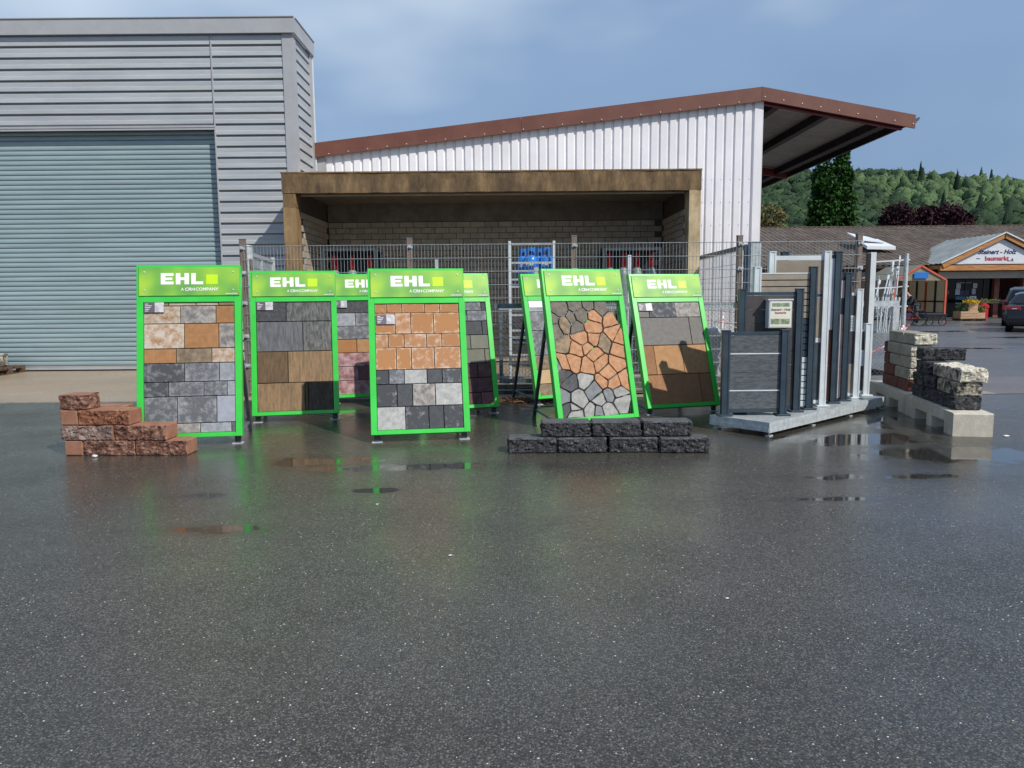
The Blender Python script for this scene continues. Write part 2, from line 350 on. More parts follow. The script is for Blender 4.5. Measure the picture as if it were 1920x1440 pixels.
YARD = ground_mat('grey_yard_asphalt', (.13, .13, .13), (.19, .18, .17), .64, p2, speck=False, rough0=.6)
MB().add([(5.3, 13.2, .004), (90, 13.2, .004), (90, 75, .004), (5.3, 75, .004)], [(0, 1, 2, 3)]).part('car_park', YARD, kind='structure')

# ================================================================ WAREHOUSE (grey hall with roller shutter)
hall = thing('warehouse', 'grey metal-clad hall with big roller shutter and horizontal ribbed cladding, left side', 'building', (-8, 15.6, 0))
H0 = Vector((-8, 15.6, 0))
def hp(name, mb, m, parent=hall, **k):
    mb.v = [tuple(Vector(v)-H0) for v in mb.v]; return mb.part(name, m, parent, **k)
PIT = .2185
def clad_profile(z):   # one cassette: outer flat with a soft fold, dark groove at its foot
    return [(.05, z), (.05, z+.028), (.004, z+.045), (0, z+.05), (.004, z+.12), (.012, z+.128), (.008, z+.205), (.012, z+PIT)]
def clad_panel(x0, x1, y, z, ax='x', sgn=1):
    mb = MB(); pr = clad_profile(z); vs = []
    for q in (x0, x1):
        for d, zz in pr:
            vs.append((q, y+d, zz) if ax == 'x' else (y-d, q, zz))
    n = len(pr); return mb.add(vs, [(i, i+1, n+i+1, n+i) for i in range(n-1)])
ztop = 6.72
for i in range(8):
    z = ztop-PIT*(i+1); hp('cladding_panel', clad_panel(-13.5, -5.985, 15.6, z), CLAD)
for i in range(31):
    z = ztop-PIT*(i+1)
    if z < -.2: break
    hp('cladding_panel', clad_panel(-5.95, -4.52, 15.6, z), CLAD); hp('cladding_panel', clad_panel(15.8, 16.86, -4.33, z, 'y'), CLAD)
hp('inner_wall', MB().box(-13.5, -4.40, 15.66, 15.72, 4.97, 6.74).box(-5.95, -4.40, 15.66, 15.72, 0, 4.97).box(-4.42, -4.395, 15.72, 17.0, 0, 6.74), DARKSTEEL)
hp('corner_trim', MB().box(-4.53, -4.315, 15.585, 15.612, 0, 6.74).box(-4.342, -4.315, 15.612, 15.80, 0, 6.74), CLADTRIM)
hp('corner_trim', MB().box(-4.345, -4.31, 16.86, 17.02, 0, 6.74), CLADTRIM)
hp('corner_trim', MB().box(-4.308, -4.285, 17.02, 17.05, 4.3, 6.74), WHITEP)
hp('lintel_trim', MB().box(-13.5, -5.95, 15.59, 15.65, 4.945, 4.985).box(-13.5, -5.95, 15.6, 15.62, 4.90, 4.945), CLADTRIM)
hp('jamb_trim', MB().box(-5.972, -5.945, 15.596, 15.72, 0, 6.72), CLADTRIM)
hp('fascia', MB().box(-13.6, -4.26, 15.52, 15.56, 6.735, 7.03).box(-4.30, -4.26, 15.56, 17.05, 6.735, 7.03), CLADTRIM)
hp('fascia', MB().box(-13.6, -4.26, 15.50, 15.60, 7.03, 7.045).box(-4.34, -4.24, 15.60, 17.05, 7.03, 7.045), CLADTRIM)
hp('wall', MB().box(-13.5, -4.36, 17.06, 17.10, 0, 7.0).box(-13.5, -4.45, 15.75, 17.06, 6.75, 6.99), CLADTRIM)
hp('wall', MB().box(-13.6, -13.5, 15.6, 17.1, 0, 7.0), CLADTRIM)
# roller shutter
sh = hp('roller_shutter', MB().box(-13.5, -5.96, 15.84, 15.86, 0, 5.0), DARKSTEEL)
SP = .0985
mb = MB(); pr = [(.0, 0), (-.006, .004), (-.022, .018), (-.026, .045), (-.021, .075), (-.008, .090), (.002, .0955)]; vs = []
for q in (-5.5, 2.02):
    for d, zz in pr: vs.append((q, d, zz))
n = len(pr); mb.add(vs, [(i, i+1, n+i+1, n+i) for i in range(n-1)]); slat = mb.mesh('slat', SHUT)
for i in range(50):
    link('slat', slat, sh, T(0, .2, .115+SP*i))
hp('bottom_rail', MB().box(-13.5, -5.98, 15.78, 15.83, .035, .11).box(-13.5, -5.98, 15.775, 15.79, .095, .112), CLADTRIM, sh)
hp('rubber_seal', MB().box(-13.5, -5.98, 15.79, 15.83, .004, .035), BLACK, sh)

# ================================================================ WHITE SHED with brown fascia and canopy
YW = 17.1
shed = thing('storage_shed', 'white trapezoidal-sheet shed with brown roof fascia and cantilevered canopy', 'building', (0, YW, 0)); S0 = Vector((0, YW, 0))
def spart(name, mb, m, parent=shed, **k):
    mb.v = [tuple(Vector(v)-S0) for v in mb.v]; return mb.part(name, m, parent, **k)
def rtop(x):   # top of fascia
    return 4.90+(x+4.30)*(6.01-4.90)/(5.53+4.30) if x < 5.53 else 6.01-(x-5.53)*(6.01-5.385)/(8.93-5.53)
rib = .207; x = -4.10; k = 0
while x < 5.30:
    nr = 5 if x+5*rib < 5.45 else int(round((5.40-x)/rib)); mb = MB()
    for r_ in range(nr):
        a = x+r_*rib; pr = [(a, .0), (a+.135, 0), (a+.150, .035), (a+.192, .035), (a+rib, 0)]
        vs = []; n = len(pr)
        for q, d in pr: vs += [(q, YW+d, 0), (q, YW+d, rtop(q)-.2)]
        mb.add(vs, [(2*i, 2*i+2, 2*i+3, 2*i+1) for i in range(n-1)])
    sheet = spart('cladding_sheet', mb, WHITECLAD)
    mb = MB()
    for r_ in range(nr):
        for z in (4.05, 3.55, 3.05):
            if z == 3.55 and x < 3.5: continue
            mb.tube((x+r_*rib+.12, YW, z), (x+r_*rib+.12, YW-.008, z), .009, 6)
    spart('screw', mb, GALVD, sheet, kind='stuff'); 
    x += nr*rib; k += 1
    if nr < 1: break
xe = x
spart('corner_flashing', MB().box(xe+.0, 5.60, YW-.014, YW-.004, 0, rtop(5.5)-.22).box(5.598, 5.612, YW-.014, YW+.2, 0, rtop(5.5)-.24), WHITECLAD)
spart('flashing', MB().box(-4.30, -4.10, YW-.03, YW-.02, 3.6, rtop(-4.2)-.2), CLADTRIM)
spart('wall', MB().box(-4.3, 5.58, YW+.06, YW+.16, 0, 4.6).box(5.5, 5.6, YW+.2, 31, 0, 5.5), DARKPURL)
def fasc(x0, x1, h, y=16.98):
    return MB().prism([(x0, y, rtop(x0)), (x1, y, rtop(x1)), (x1, y, rtop(x1)-h), (x0, y, rtop(x0)-h)], (0, .05, 0))
J = P(977, 230, 17).x
spart('fascia', fasc(-4.32, J, .31), BROWNTRIM); spart('fascia', fasc(J+.006, 5.53, .305, 16.985), BROWNTRIM); f3 = spart('fascia', fasc(5.53, 8.93, .285), BROWNTRIM)
mb = MB()
for i in range(9):
    xx = 5.6+i*.41; mb.tube((xx, 16.98, rtop(xx)-.2), (xx, 16.968, rtop(xx)-.2), .013, 6)
for i in range(22):
    xx = -4.0+i*.43; mb.tube((xx, 16.98, rtop(xx)-.27), (xx, 16.968, rtop(xx)-.27), .012, 6)
spart('rivet', mb, STONEW, kind='stuff')
# roof sheets: left slope and right canopy, ribs run down the slope
def roof_sheet(x0, x1, y0, y1, per, amp, dz):
    mb = MB(); n = int((y1-y0)/per)*4; vs = []; offs = (0, 1, 1, 0)
    for i in range(n+1):
        y = y0+(y1-y0)*i/n; o = offs[i % 4]*amp
        vs += [(x0, y, rtop(x0)+dz+o), (x1, y, rtop(x1)+dz+o)]
    return mb.add(vs, [(2*i, 2*i+1, 2*i+3, 2*i+2) for i in range(n)])
spart('roof', roof_sheet(-4.3, 5.53, 17.03, 31, .25, .03, -.05), CLADTRIM); spart('roof', roof_sheet(5.53, 8.95, 17.03, 31, .24, .05, -.06), RIBROOF)
for yy in (17.12, 24.1, 30.8):
    mb = MB()
    for (t0, b0, d0) in ((-.11, -.125, .1), (-.31, -.325, .1)):
        mb.prism([(5.62, yy-d0/2+.05, rtop(5.62)+t0), (8.72, yy-d0/2+.05, rtop(8.72)+t0), (8.72, yy-d0/2+.05, rtop(8.72)+b0), (5.62, yy-d0/2+.05, rtop(5.62)+b0)], (0, d0, 0))
    mb.prism([(5.62, yy+.045, rtop(5.62)-.125), (8.71, yy+.045, rtop(8.71)-.125), (8.71, yy+.045, rtop(8.71)-.31), (5.62, yy+.045, rtop(5.62)-.31)], (0, .012, 0))
    spart('canopy_beam', mb, REDBEAM)
for xx in (5.95, 7.1, 8.35):
    spart('purlin', MB().prism([(xx, 17.2, rtop(xx)-.07), (xx+.18, 17.2, rtop(xx+.18)-.07), (xx+.18, 17.2, rtop(xx)-.25), (xx, 17.2, rtop(xx)-.25)], (0, 13.6, 0)), DARKPURL)
spart('eave_board', MB().box(8.80, 8.84, 17.05, 31, rtop(8.85)-.22, rtop(8.85)-.06), DARKPURL)
mb = MB(); prg = [(8.93, 5.40), (8.95, 5.32), (9.0, 5.29), (9.05, 5.33), (9.07, 5.41), (9.06, 5.41), (9.03, 5.34), (9.0, 5.305), (8.96, 5.33), (8.94, 5.40)]
spart('gutter', mb.prism([(a, 17.05, b-.05) for a, b in prg], (0, 13.9, 0)), GALVD)
spart('canopy_lamp', MB().prism([(5.66, 19.4, 5.55), (5.9, 19.4, 5.53), (5.86, 19.4, 5.42), (5.70, 19.4, 5.43)], (.15, 1.5, 0)), WHITEP)

# ================================================================ CONCRETE GARAGE (open store)
gar = thing('concrete_store', 'open-fronted ochre concrete storage bay with sand-lime brick interior', 'building', (0, 14.45, 0)); A0 = Vector((0, 14.45, 0))
def gp(name, mb, m, parent=gar, **k):
    mb.v = [tuple(Vector(v)-A0) for v in mb.v]; return mb.part(name, m, parent, **k)
def rough_box(x0, x1, y0, y1, z0, z1, nx, nz, amp=.012, seed=0):
    mb = MB(); vs = []; fs = []
    for i in range(nx+1):
        for k in range(nz+1):
            p = Vector((x0+(x1-x0)*i/nx, y0, z0+(z1-z0)*k/nz)); n = noise.fractal(p*3+Vector((seed, 0, 0)), .8, 2, 4)*amp
            if k in (0, nz): p.z += noise.noise(p*6)*amp*.9
            p.y += n; vs.append(p)
    for i in range(nx):
        for k in range(nz):
            a = i*(nz+1)+k; fs.append((a, a+nz+1, a+nz+2, a+1))
    mb.add(vs, fs); mb.box(x0+.004, x1-.004, y0+.02, y1, z0+.006, z1-.006); return mb
gp('lintel', rough_box(-4.32, 3.615, 14.45, 14.75, 3.47, 3.84, 90, 6), OCHRE)
gp('lintel_cap', MB().box(-4.335, 3.625, 14.44, 14.8, 3.835, 3.862), OCHRED)
gp('column', rough_box(-4.31, -4.07, 14.46, 14.80, 3.21, 3.47, 4, 5), OCHRED)
gp('column', rough_box(-4.31, -4.07, 14.455, 14.80, 0, 3.21, 4, 30, seed=3), mat('orange_ochre_concrete', '665038', '9c8058', sc=4, rng=(.3, .66), rough=.85, bump=.4, stretch=(1, 1, .4)))
gp('column', rough_box(3.39, 3.61, 14.455, 14.85, 0, 3.47, 4, 34, seed=8), mat('pale_stained_concrete', '9c8562', 'c9b795', sc=2.5, rough=.85, bump=.3, stretch=(1, 1, .5)))
gp('roof_slab', MB().box(-4.30, 3.60, 14.8, 17.04, 3.56, 3.84), GARINNER)
gp('ceiling_beam', MB().box(-4.06, 3.38, 14.80, 14.86, 3.46, 3.56), PALECONC)
bw = gp('back_wall', MB().box(-4.06, 3.38, 16.95, 17.04, 0, 3.16).box(-4.06, 3.38, 16.92, 17.04, 3.16, 3.56), MORTAR)
gp('ring_beam', MB().box(-4.06, 3.38, 16.90, 16.92, 3.17, 3.56), GARINNER)
lw = gp('side_wall', MB().box(-4.30, -4.085, 14.8, 17.04, 0, 3.56), MORTAR); rw = gp('side_wall', MB().box(3.405, 3.60, 14.85, 17.04, 0, 3.56), MORTAR)
bm_b = MB().cbox(0, .306, 0, .03, 0, .115, .004).mesh('brick', SANDLIME); bm_s = MB().cbox(0, .290, 0, .03, 0, .115, .004).mesh('brick', SANDLIME)
half = MB().cbox(0, .148, 0, .03, 0, .115, .004).mesh('brick', SANDLIME)
stuff = MB()
for r_ in range(25):
    z = 3.16-.125*(r_+1)+.005; off = (0, .158)[r_ % 2]
    for c in range(24):
        xx = -4.05+off+c*.316
        if xx+.306 > 3.38: continue
        if r_ < 9: link('brick', bm_b, bw, T(xx, 2.47, z))
        elif z > -.05: stuff.cbox(xx, xx+.306, 14.45+2.47, 14.45+2.5, z, z+.115)
    if off and r_ < 9: link('brick', half, bw, T(-4.05, 2.47, z))
    for side, par in ((0, lw), (1, rw)):
        for c in range(7):
            yy = .36+(.15 if r_ % 2 else 0)+c*.3
            if yy+.29 > 2.5: continue
            mtx = (T(-4.085+.03, yy, z) @ Matrix.Rotation(PI/2, 4, 'Z')) if side == 0 else (T(3.405-.03, yy+.29, z) @ Matrix.Rotation(-PI/2, 4, 'Z'))
            if r_ < 5: link('brick', bm_s, par, mtx)
            elif z > -.05:
                m0 = MB().cbox(0, .29, 0, .03, 0, .115); stuff.add([mtx @ Vector(v)+A0 for v in m0.v], m0.f)
gp('brickwork', stuff, SANDLIME, kind='stuff')

# ================================================================ STEEL MESH FENCE
fence = thing('mesh_fence', 'galvanised double-rod mesh fence on brown posts in front of the storage bay', 'fence', (0, 11.4, 0))
FX = [-4.03, -1.52, .95, 3.44, 5.235]
for i, x in enumerate(FX):
    zt = (2.39, 2.385, 2.40, 2.38, 2.39)[i]
    p = MB().cbox(x-.04, x+.04, -.05, .03, 0, zt-.015).part('post', WOODG, fence)
    MB().box(x-.043, x+.043, -.053, .033, zt-.015, zt).part('cap', GALVD, p)
    mb = MB()
    for z in (2.27, 1.9, 1.45, .95, .5): mb.tube((x+.015, -.05, z-.02), (x+.015, -.085, z-.02), .018, 8); mb.box(x-.03, x+.05, -.066, -.05, z-.045, z+.01)
    mb.part('clamp', GALV, fence, kind='stuff')
    if i == 4: continue
    x1 = FX[i+1]-.02 if i < 3 else FX[4]+.02; x0 = x+.02; mb = MB(); n = int((x1-x0)/.05)
    for j in range(n+1): mb.tube((x0+.01+j*.05, -.062, .16), (x0+.01+j*.05, -.062, 2.29), .0028, 4, cap=False)
    for j in range(12):
        z = .075+j*.2
        for dy in (-.0725, -.0515): mb.tube((x0, dy, z), (x1, dy, z), .0042, 4, cap=False)
    mb.part('mesh_panel', WIRE, fence, kind='stuff')
MB().cbox(-4.2, 5.3, -.02, .06, 0, .15).part('plinth', PLINTH, fence)
# narrow end bay at the left, with a leaning bundle of brown boards behind it
MB().cbox(-3.955, -3.915, .02, .06, 0, 2.1).part('post', WOODG, fence)
def galv_gate(name, label, x0, y0, x1, y1, z, postw, post2):
    g = thing(name, label, 'gate', (x0, y0, 0)); d = Vector((x1-x0, y1-y0, 0)); u = d.normalized()
    mb = MB().tube((0, 0, 0), (0, 0, z+.08), postw/2, 14); o = mb.part('hinge_post', GALV, g); MB().lathe([(postw/2+.004, 0), (postw/2, .02), (.01, .035)], (0, 0, z+.08), 14).part('cap', GALV, o)
    a = u*.12; f = MB()
    for zz in (.15, z-.02): f.bar(a+Vector((0, 0, zz)), d+Vector((0, 0, zz)), .05, .06)
    for q in (a, d*.5, d): f.bar(q+Vector((0, 0, .15)), q+Vector((0, 0, z-.02)), .05, .05)
    f.part('gate_frame', GALV, g); m = MB(); k = int(d.length/.05)
    for j in range(k): q = a+(d-a)*(j/k); m.tube(q+Vector((0, 0, .15)), q+Vector((0, 0, z-.05)), .0028, 4, cap=False)
    for j in range(int(z/.2)): m.tube(a+Vector((.01, 0, .2+j*.2)), d+Vector((.01, 0, .2+j*.2)), .004, 4, cap=False)
    m.part('gate_mesh', WIRE, g, kind='stuff')
    q = MB().tube(d*1.02, d*1.02+Vector((0, 0, z+.05)), post2/2, 12); q.part('end_post', GALV, g)
    return g
galv_gate('gate_leaf', 'galvanised gate leaf swung back towards the left column of the bay', -4.12, 11.85, -4.52, 14.3, 2.22, .16, .10)
g2 = thing('gate_leaf', 'galvanised mesh gate leaf swung back in front of the white sheets, right of the bay', 'gate', (3.83, 11.9, 0))
MB().cbox(-.08, .08, -.08, .08, 0, 2.30).part('hinge_post', GALV, g2); MB().box(-.085, .085, -.085, .085, 2.30, 2.315).part('cap', GALVD, g2)
f = MB(); A = Vector((-.10, .1, 0)); D = Vector((.06, 4.4, 0))
for zz in (.15, 2.25): f.bar(A+Vector((0, 0, zz)), D+Vector((0, 0, zz)), .05, .07)
for q in (A, D): f.bar(q+Vector((0, 0, .15)), q+Vector((0, 0, 2.25)), .06, .06)
f.part('gate_frame', GALVD, g2); m = MB()
for j in range(85): q = A+(D-A)*(j/85); m.tube(q+Vector((0, 0, .15)), q+Vector((0, 0, 2.22)), .0028, 4, cap=False)
for j in range(11): m.tube(A+Vector((0, 0, .2+j*.2)), D+Vector((0, 0, .2+j*.2)), .004, 4, cap=False)
m.part('gate_mesh', WIRE, g2, kind='stuff'); MB().cbox(-.02, .10, 4.4, 4.5, 0, 2.3).part('end_post', GALVD, g2)

# chain-link sliding gate behind the mesh fence
sg = thing('sliding_gate', 'galvanised chain-link sliding gate with thick top rail running behind the fence', 'gate', (3, 12.05, 0))
zr = 1.33; xl, xr = -3.2, 3.22
MB().box(xl, xr, -.035, .035, zr-.045, zr+.045).part('top_rail', GALV, sg)
MB().box(xl, xr, -.03, .03, .10, .17).part('bottom_rail', GALVD, sg)
for xx in (xl, -1.1, 1.1): MB().box(xx, xx+.06, -.028, .028, .17, zr-.045).part('upright', GALVD, sg)
MB().box(xr-.10, xr, -.04, .04, .0, zr-.045).part('upright', GALV, sg)
m = MB(); hh = zr-.22; st = .07
k = int((xr-xl+hh)/st)
for j in range(k):
    x0 = xl+j*st
    for s_ in (1, -1):
        a = [x0, .17]; b = [x0+s_*hh, zr-.05]
        if s_ == 1 and b[0] > xr: t_ = (xr-a[0])/hh; b = [xr, .17+hh*t_] if t_ > 0 else None
        if s_ == -1:
            if a[0] > xr: t_ = (a[0]-xr)/hh; a = [xr, .17+hh*t_]
            if b[0] < xl: t_ = (x0-xl)/hh; b = [xl, .17+hh*t_]
            if a[1] > zr-.05: b = None
        if b: m.tube((a[0], s_*.002, a[1]), (b[0], s_*.002, b[1]), .0022, 3, cap=False)
m.part('chain_link', WIRE, sg, kind='stuff')
mb = MB().box(0, .085, 0, .085, 0, 2.12)
wp = mb.part('gate_post_and_shade', WHITEP); wp.location = (5.50, 11.55, 0); tag(wp, 'square white-lit galvanised post standing at the right end of the mesh fence', 'post')
bp_ = MB().box(0, .05, 0, .06, 0, 2.1).part('gate_post_and_shade', BLKPL); bp_.location = (5.44, 11.52, 0); tag(bp_, 'slim black strip standing in for shade on the left side of the pale square post', 'post')  # shaded left side of the square post, put in as a black strip
mb = MB().tube((0, 0, 0), (0, 0, 2.12), .035, 10); ep = mb.part('end_post', GALV); ep.location = (6.28, 12.0, 0); tag(ep, 'round galvanised post with red and white tape near its foot', 'post')
mb = MB()
for z in (2.1, 1.95, 1.8, 1.62): mb.tube((5.55, 11.6, z), (6.28, 12.0, z-.03), .003, 4)
o = mb.part('barbed_wire', DARKSTEEL); tag(o, 'strands of barbed wire strung between the pale post and round post', 'wire')
mb = MB(); random.seed(3)
for i in range(6):
    a = random.random()*6; z0 = 1.02-i*.03
    mb.add([(6.28+.06*math.cos(a), 11.94+.05*math.sin(a), z0), (6.28+.09*math.cos(a+1), 11.92, z0-.08), (6.28+.12*math.cos(a+2), 11.93, z0-.2+.02*i), (6.28-.07*math.cos(a), 11.9, z0-.16)], [(0, 1, 2, 3)])
mb.tube((6.33, 11.9, 1.0), (6.12, 11.9, .78), .012, 5); mb.tube((6.1, 11.9, .78), (6.33, 11.9, .80), .014, 5)
TAPE = mat('red_white_tape', 'e9e6e4', 'd0424a', sc=9, rng=(.48, .52), rough=.4)
o = mb.part('barrier_tape', TAPE); tag(o, 'knotted red and white barrier tape tied round the gate post', 'tape')
o = MB().bar((6.2, 11.9, .78), (4.98, 11.6, .28), .028, .008).part('barrier_tape', TAPE); tag(o, 'taut red and white tape sagging down in front of the chain-link', 'tape')
o = MB().bar((3.2, 11.3, 1.24), (3.05, 10.8, 1.02), .02, .006).bar((2.62, 11.34, 1.32), (3.45, 11.32, .98), .02, .006).part('barrier_tape', TAPE); tag(o, 'pale tape strung across the fence right of the last green display', 'tape')
o = MB().cbox(5.32, 5.62, 11.16, 11.36, 0, .13).part('kerb_stone', PLINTH); tag(o, 'short mossy kerb stone at the foot of the fence end', 'kerb stone')
# white sack heap behind fence right of board
rb = rock(.75, .5, .95, ('f', 'l', 'r', 't'), .05, 10, 6, 10, seed=4, ch=.06); o = rb.part('bulk_bag', mat('white_sack', '9a9ca0', 'c6c6c8', sc=5, rough=.8), smooth=True); o.location = (2.75, 12.4, 0); tag(o, 'whitish bulk bag standing behind the chain-link gate', 'bulk bag')

# ================================================================ GAS BOTTLES AND CAGES
def cylinder(mat_, r, h, cap=None, guard=True):
    e_ = bpy.data.objects.new('gas_bottle', None); C.objects.link(e_)
    MB().lathe([(r*.8, 0), (r, .04), (r, h*.62), (r*.93, h*.70), (r*.66, h*.78), (r*.25, h*.80)], n=18).part('body', mat_, e_, smooth=True)
    if cap: MB().lathe([(r*.42, h*.79), (r*.45, h*.98), (r*.2, h)], n=12).part('valve_cap', cap, e_, smooth=True)
    else:
        mb = MB(); n = 16; rr = r*.62
        for i in range(n):
            if i in (3, 4, 11, 12): z0 = h*.90
            else: z0 = h*.78
            a, b = 2*PI*i/n, 2*PI*(i+1)/n
            mb.add([(rr*math.cos(a), rr*math.sin(a), z0), (rr*math.cos(b), rr*math.sin(b), z0), (rr*math.cos(b), rr*math.sin(b), h), (rr*math.cos(a), rr*math.sin(a), h)], [(0, 1, 2, 3)])
        mb.part('collar', mat_, e_); MB().tube((0, 0, h*.79), (0, 0, h*.92), .02, 8).part('valve', GALVD, e_)
    return e_
# ladder-like galvanised rack with blue bottles
RX, RY = -.02, 12.75
rack = thing('bottle_rack', 'tall galvanised ladder-like rack holding blue gas bottles', 'rack', (RX, RY, 0))
zt = 2.42
for xx in (0, .745):
    for yy in (0, .8): MB().cbox(xx-.022, xx+.022, yy-.022, yy+.022, 0, zt if yy == 0 else 2.2).part('upright', WHITEP if yy == 0 else GALVD, rack)
for z in (zt-.05, 2.06, 1.92, 1.78, 1.66, 1.3, 1.18, .92, .8, .5, .38, .15): MB().box(.022, .723, -.015, .015, z-.016, z+.016).part('rung', GALV, rack)
for z in (1.72, 1.2, .72): MB().box(-.02, .765, .03, .8, z-.02, z).part('shelf', GALVD, rack)
for z in (2.1, 1.6, 1.1): MB().box(.0, .04, .02, .8, z, z+.03).part('side_rail', GALVD, rack)
blue = cylinder(BLUEGAS, .125, .60)
tag(blue, 'front left blue gas bottle on the rack\'s top shelf, marked GAS', 'gas bottle', 'blue gas bottles on the rack')
tm = text_mesh('GAS', .07, WHITEINK, bold=.002, align='CENTER')
link('lettering', tm, blue, T(-.02, -.128, .28))
bl = [(.36, .18, 1.722, 'front left'), (.62, .18, 1.722, 'front right'), (.24, .52, 1.722, 'rear left'), (.52, .52, 1.722, 'rear right'), (.36, .18, 1.202, 'front left lower'), (.62, .18, 1.202, 'front right lower'), (.36, .18, .722, 'bottom left')]
lab = {0: 'blue gas bottle marked GAS on the top shelf, middle of the rack', 1: 'blue gas bottle marked GAS on the top shelf beside the right upright', 2: 'blue gas bottle behind the others near the left side of the top shelf', 3: 'blue gas bottle in the back row between the two front bottles',
       4: 'blue gas bottle on the second shelf below the middle top bottle', 5: 'blue gas bottle on the second shelf below the right top bottle', 6: 'blue gas bottle on the lowest shelf of the rack'}
for i, (a, b, z, s_) in enumerate(bl):
    o = blue if i == 0 else copy_tree(blue); o.location = (RX+a, RY+b, z); o['label'] = lab[i]; o['group'] = 'blue gas bottles on the rack'
def cage(label, X, Y, wd, zt, n, lbl, h=1.28):
    c = thing('bottle_cage', label, 'cage', (X, Y, 0)); f = MB()
    for xx in (0, wd):
        for yy in (0, .7): f.bar((xx, yy, 0), (xx, yy, zt), .05, .05)
    for z in (zt-.02, .95, .15):
        f.bar((0, 0, z), (wd, 0, z), .04, .05); f.bar((0, .7, z), (wd, .7, z), .04, .05)
        for xx in (0, wd): f.bar((xx, 0, z), (xx, .7, z), .04, .05)
    f.part('cage_frame', DARKSTEEL, c); MB().box(0, wd, .0, .7, .05, .1).part('floor_plate', GALVD, c); MB().box(-.0, wd, .72, .73, .1, zt).part('back_panel', BLKPL, c)
    MB().box(0, wd, .0, .7, zt, zt+.02).part('roof', BLKPL, c)
    p = cylinder(GREYGAS, .11, 1.5, REDCAP); k = wd/n
    for i in range(n):
        o = p if i == 0 else copy_tree(p); o.location = (X+k*(i+.5), Y+.22, .86); tag(o, lbl[i], 'gas bottle', 'red-capped gas bottles in the cages'); o.scale = (1, 1, .98)
    return c
cage('steel cage with grey red-capped bottles at the left inside the bay', -3.55, 14.3, 1.0, 2.42, 3, ['left red-capped grey gas bottle in the cage at the left of the bay', 'middle red-capped grey gas bottle in the cage at the left of the bay', 'right red-capped grey gas bottle in the cage at the left of the bay'])
cage('steel cage with red-capped bottles at the right inside the bay', 1.75, 14.2, 1.05, 2.38, 4, ['leftmost red-capped bottle in the right cage of the bay', 'second red-capped bottle from the left in the right cage', 'third red-capped bottle from the left in the right cage', 'rightmost red-capped bottle in the right cage, nearest the brick side wall'])
o = MB().cbox(-.03, .03, -.03, .03, 0, 2.18).part('bollard_post', WHITEP); o.location = (2.02, 12.9, 0); tag(o, 'slim white post standing before the right gas cage', 'post')
o = MB().cbox(-.025, .025, -.025, .025, 0, 2.12).part('bollard_post', GALV); o.location = (-1.24, 12.6, 0); tag(o, 'short galvanised post just right of the second brown fence post', 'post')
o = MB().cbox(-.04, .04, -.03, .03, 0, 1.95).part('bollard_post', GALV); o.location = (.40, 12.0, 0); tag(o, 'galvanised post with flat cap in front of the blue bottle rack', 'post'); 
cap = MB().box(-.11, .11, -.04, .04, 0, .02).part('cap', GALV, o, mtx=T(0, 0, 1.33))
# dark steel trestle between the green displays
tr = thing('steel_trestle', 'dark steel trestle frame between the green displays in front of the fence', 'trestle', (.5, 11.0, 0))
MB().bar((-.75, 0, 1.36), (.16, 0, 1.36), .07, .07).part('beam', GALVD, tr)
for a, b in (((-.05, 0, 1.33), (-.02, 0, .02)), ((.0, 0, 1.3), (.0, -.5, .02)), ((.18, 0, 1.3), (.06, -.45, .02))): MB().bar(a, b, .055, .03).part('leg', DARKSTEEL, tr)
# brown leaves at the kerb
mb = MB(); random.seed(11)
for i in range(900):
    x = random.gauss(.12, .32); y = 10.78-abs(random.gauss(0, .16)); z = .006+abs(random.gauss(0, .02))*max(0, 1-abs(x-.1)); a = random.random()*6.3; r_ = random.uniform(.015, .035)
    t1, t2 = random.uniform(-.5, .5), random.uniform(-.5, .5)
    mb.add([(x+r_*math.cos(a), y+r_*math.sin(a), z+abs(t1)*r_), (x-r_*.5*math.sin(a), y+r_*.5*math.cos(a), z), (x-r_*math.cos(a), y-r_*math.sin(a), z+abs(t2)*r_), (x+r_*.5*math.sin(a), y-r_*.5*math.cos(a), z)], [(0, 1, 2, 3)])
mb.part('fallen_leaves', mat('dead_leaf', '4a2a16', '8a5a36', sc=20, rough=.7), kind='stuff')

# ================================================================ GREEN DISPLAY BOARDS
W_, L_, HB = 1.03, 1.795, .089
def header_mat():
    m = bpy.data.materials.new('header_print'); m.use_nodes = True; t = m.node_tree; N = t.nodes.new; L = t.links.new; b = t.nodes['Principled BSDF']
    tc = N('ShaderNodeTexCoord'); n = N('ShaderNodeTexNoise'); n.inputs['Scale'].default_value = 2.6; n.inputs['Detail'].default_value = 1.5
    mp = N('ShaderNodeMapping'); mp.inputs['Location'].default_value = (3.3, 0, 1.2); L(tc.outputs['Object'], mp.inputs[0]); L(mp.outputs[0], n.inputs[0])
    r = N('ShaderNodeValToRGB'); e = r.color_ramp.elements; e[0].position = .32; e[0].color = (*lin('789a78'), 1); e[1].position = .68; e[1].color = (*lin('aed03a'), 1)
    for p, c in ((.42, '66a246'), (.5, '78b344'), (.58, '90c23e')): x = e.new(p); x.color = (*lin(c), 1)
    L(n.outputs[0], r.inputs[0]); L(r.outputs[0], b.inputs['Base Color']); b.inputs['Roughness'].default_value = .5; b.inputs['Coat Weight'].default_value = .12; b.inputs['Coat Roughness'].default_value = .15
    return m
HEADM = header_mat()
CARDD = mat('card_grey_print', '5d5560', '6b626e', rough=.5); CARDW = mat('card_photo_print', 'a9a6aa', 'd9d7da', sc=30, rough=.4)
def tmat(name, a, b, **k): 
    d = dict(sc=17, rng=(.38, .68), rough=.75, bump=.3, bsc=150, vary=.14, edge=.10); d.update(k)
    return mat('slab_'+name, a, b, **d)
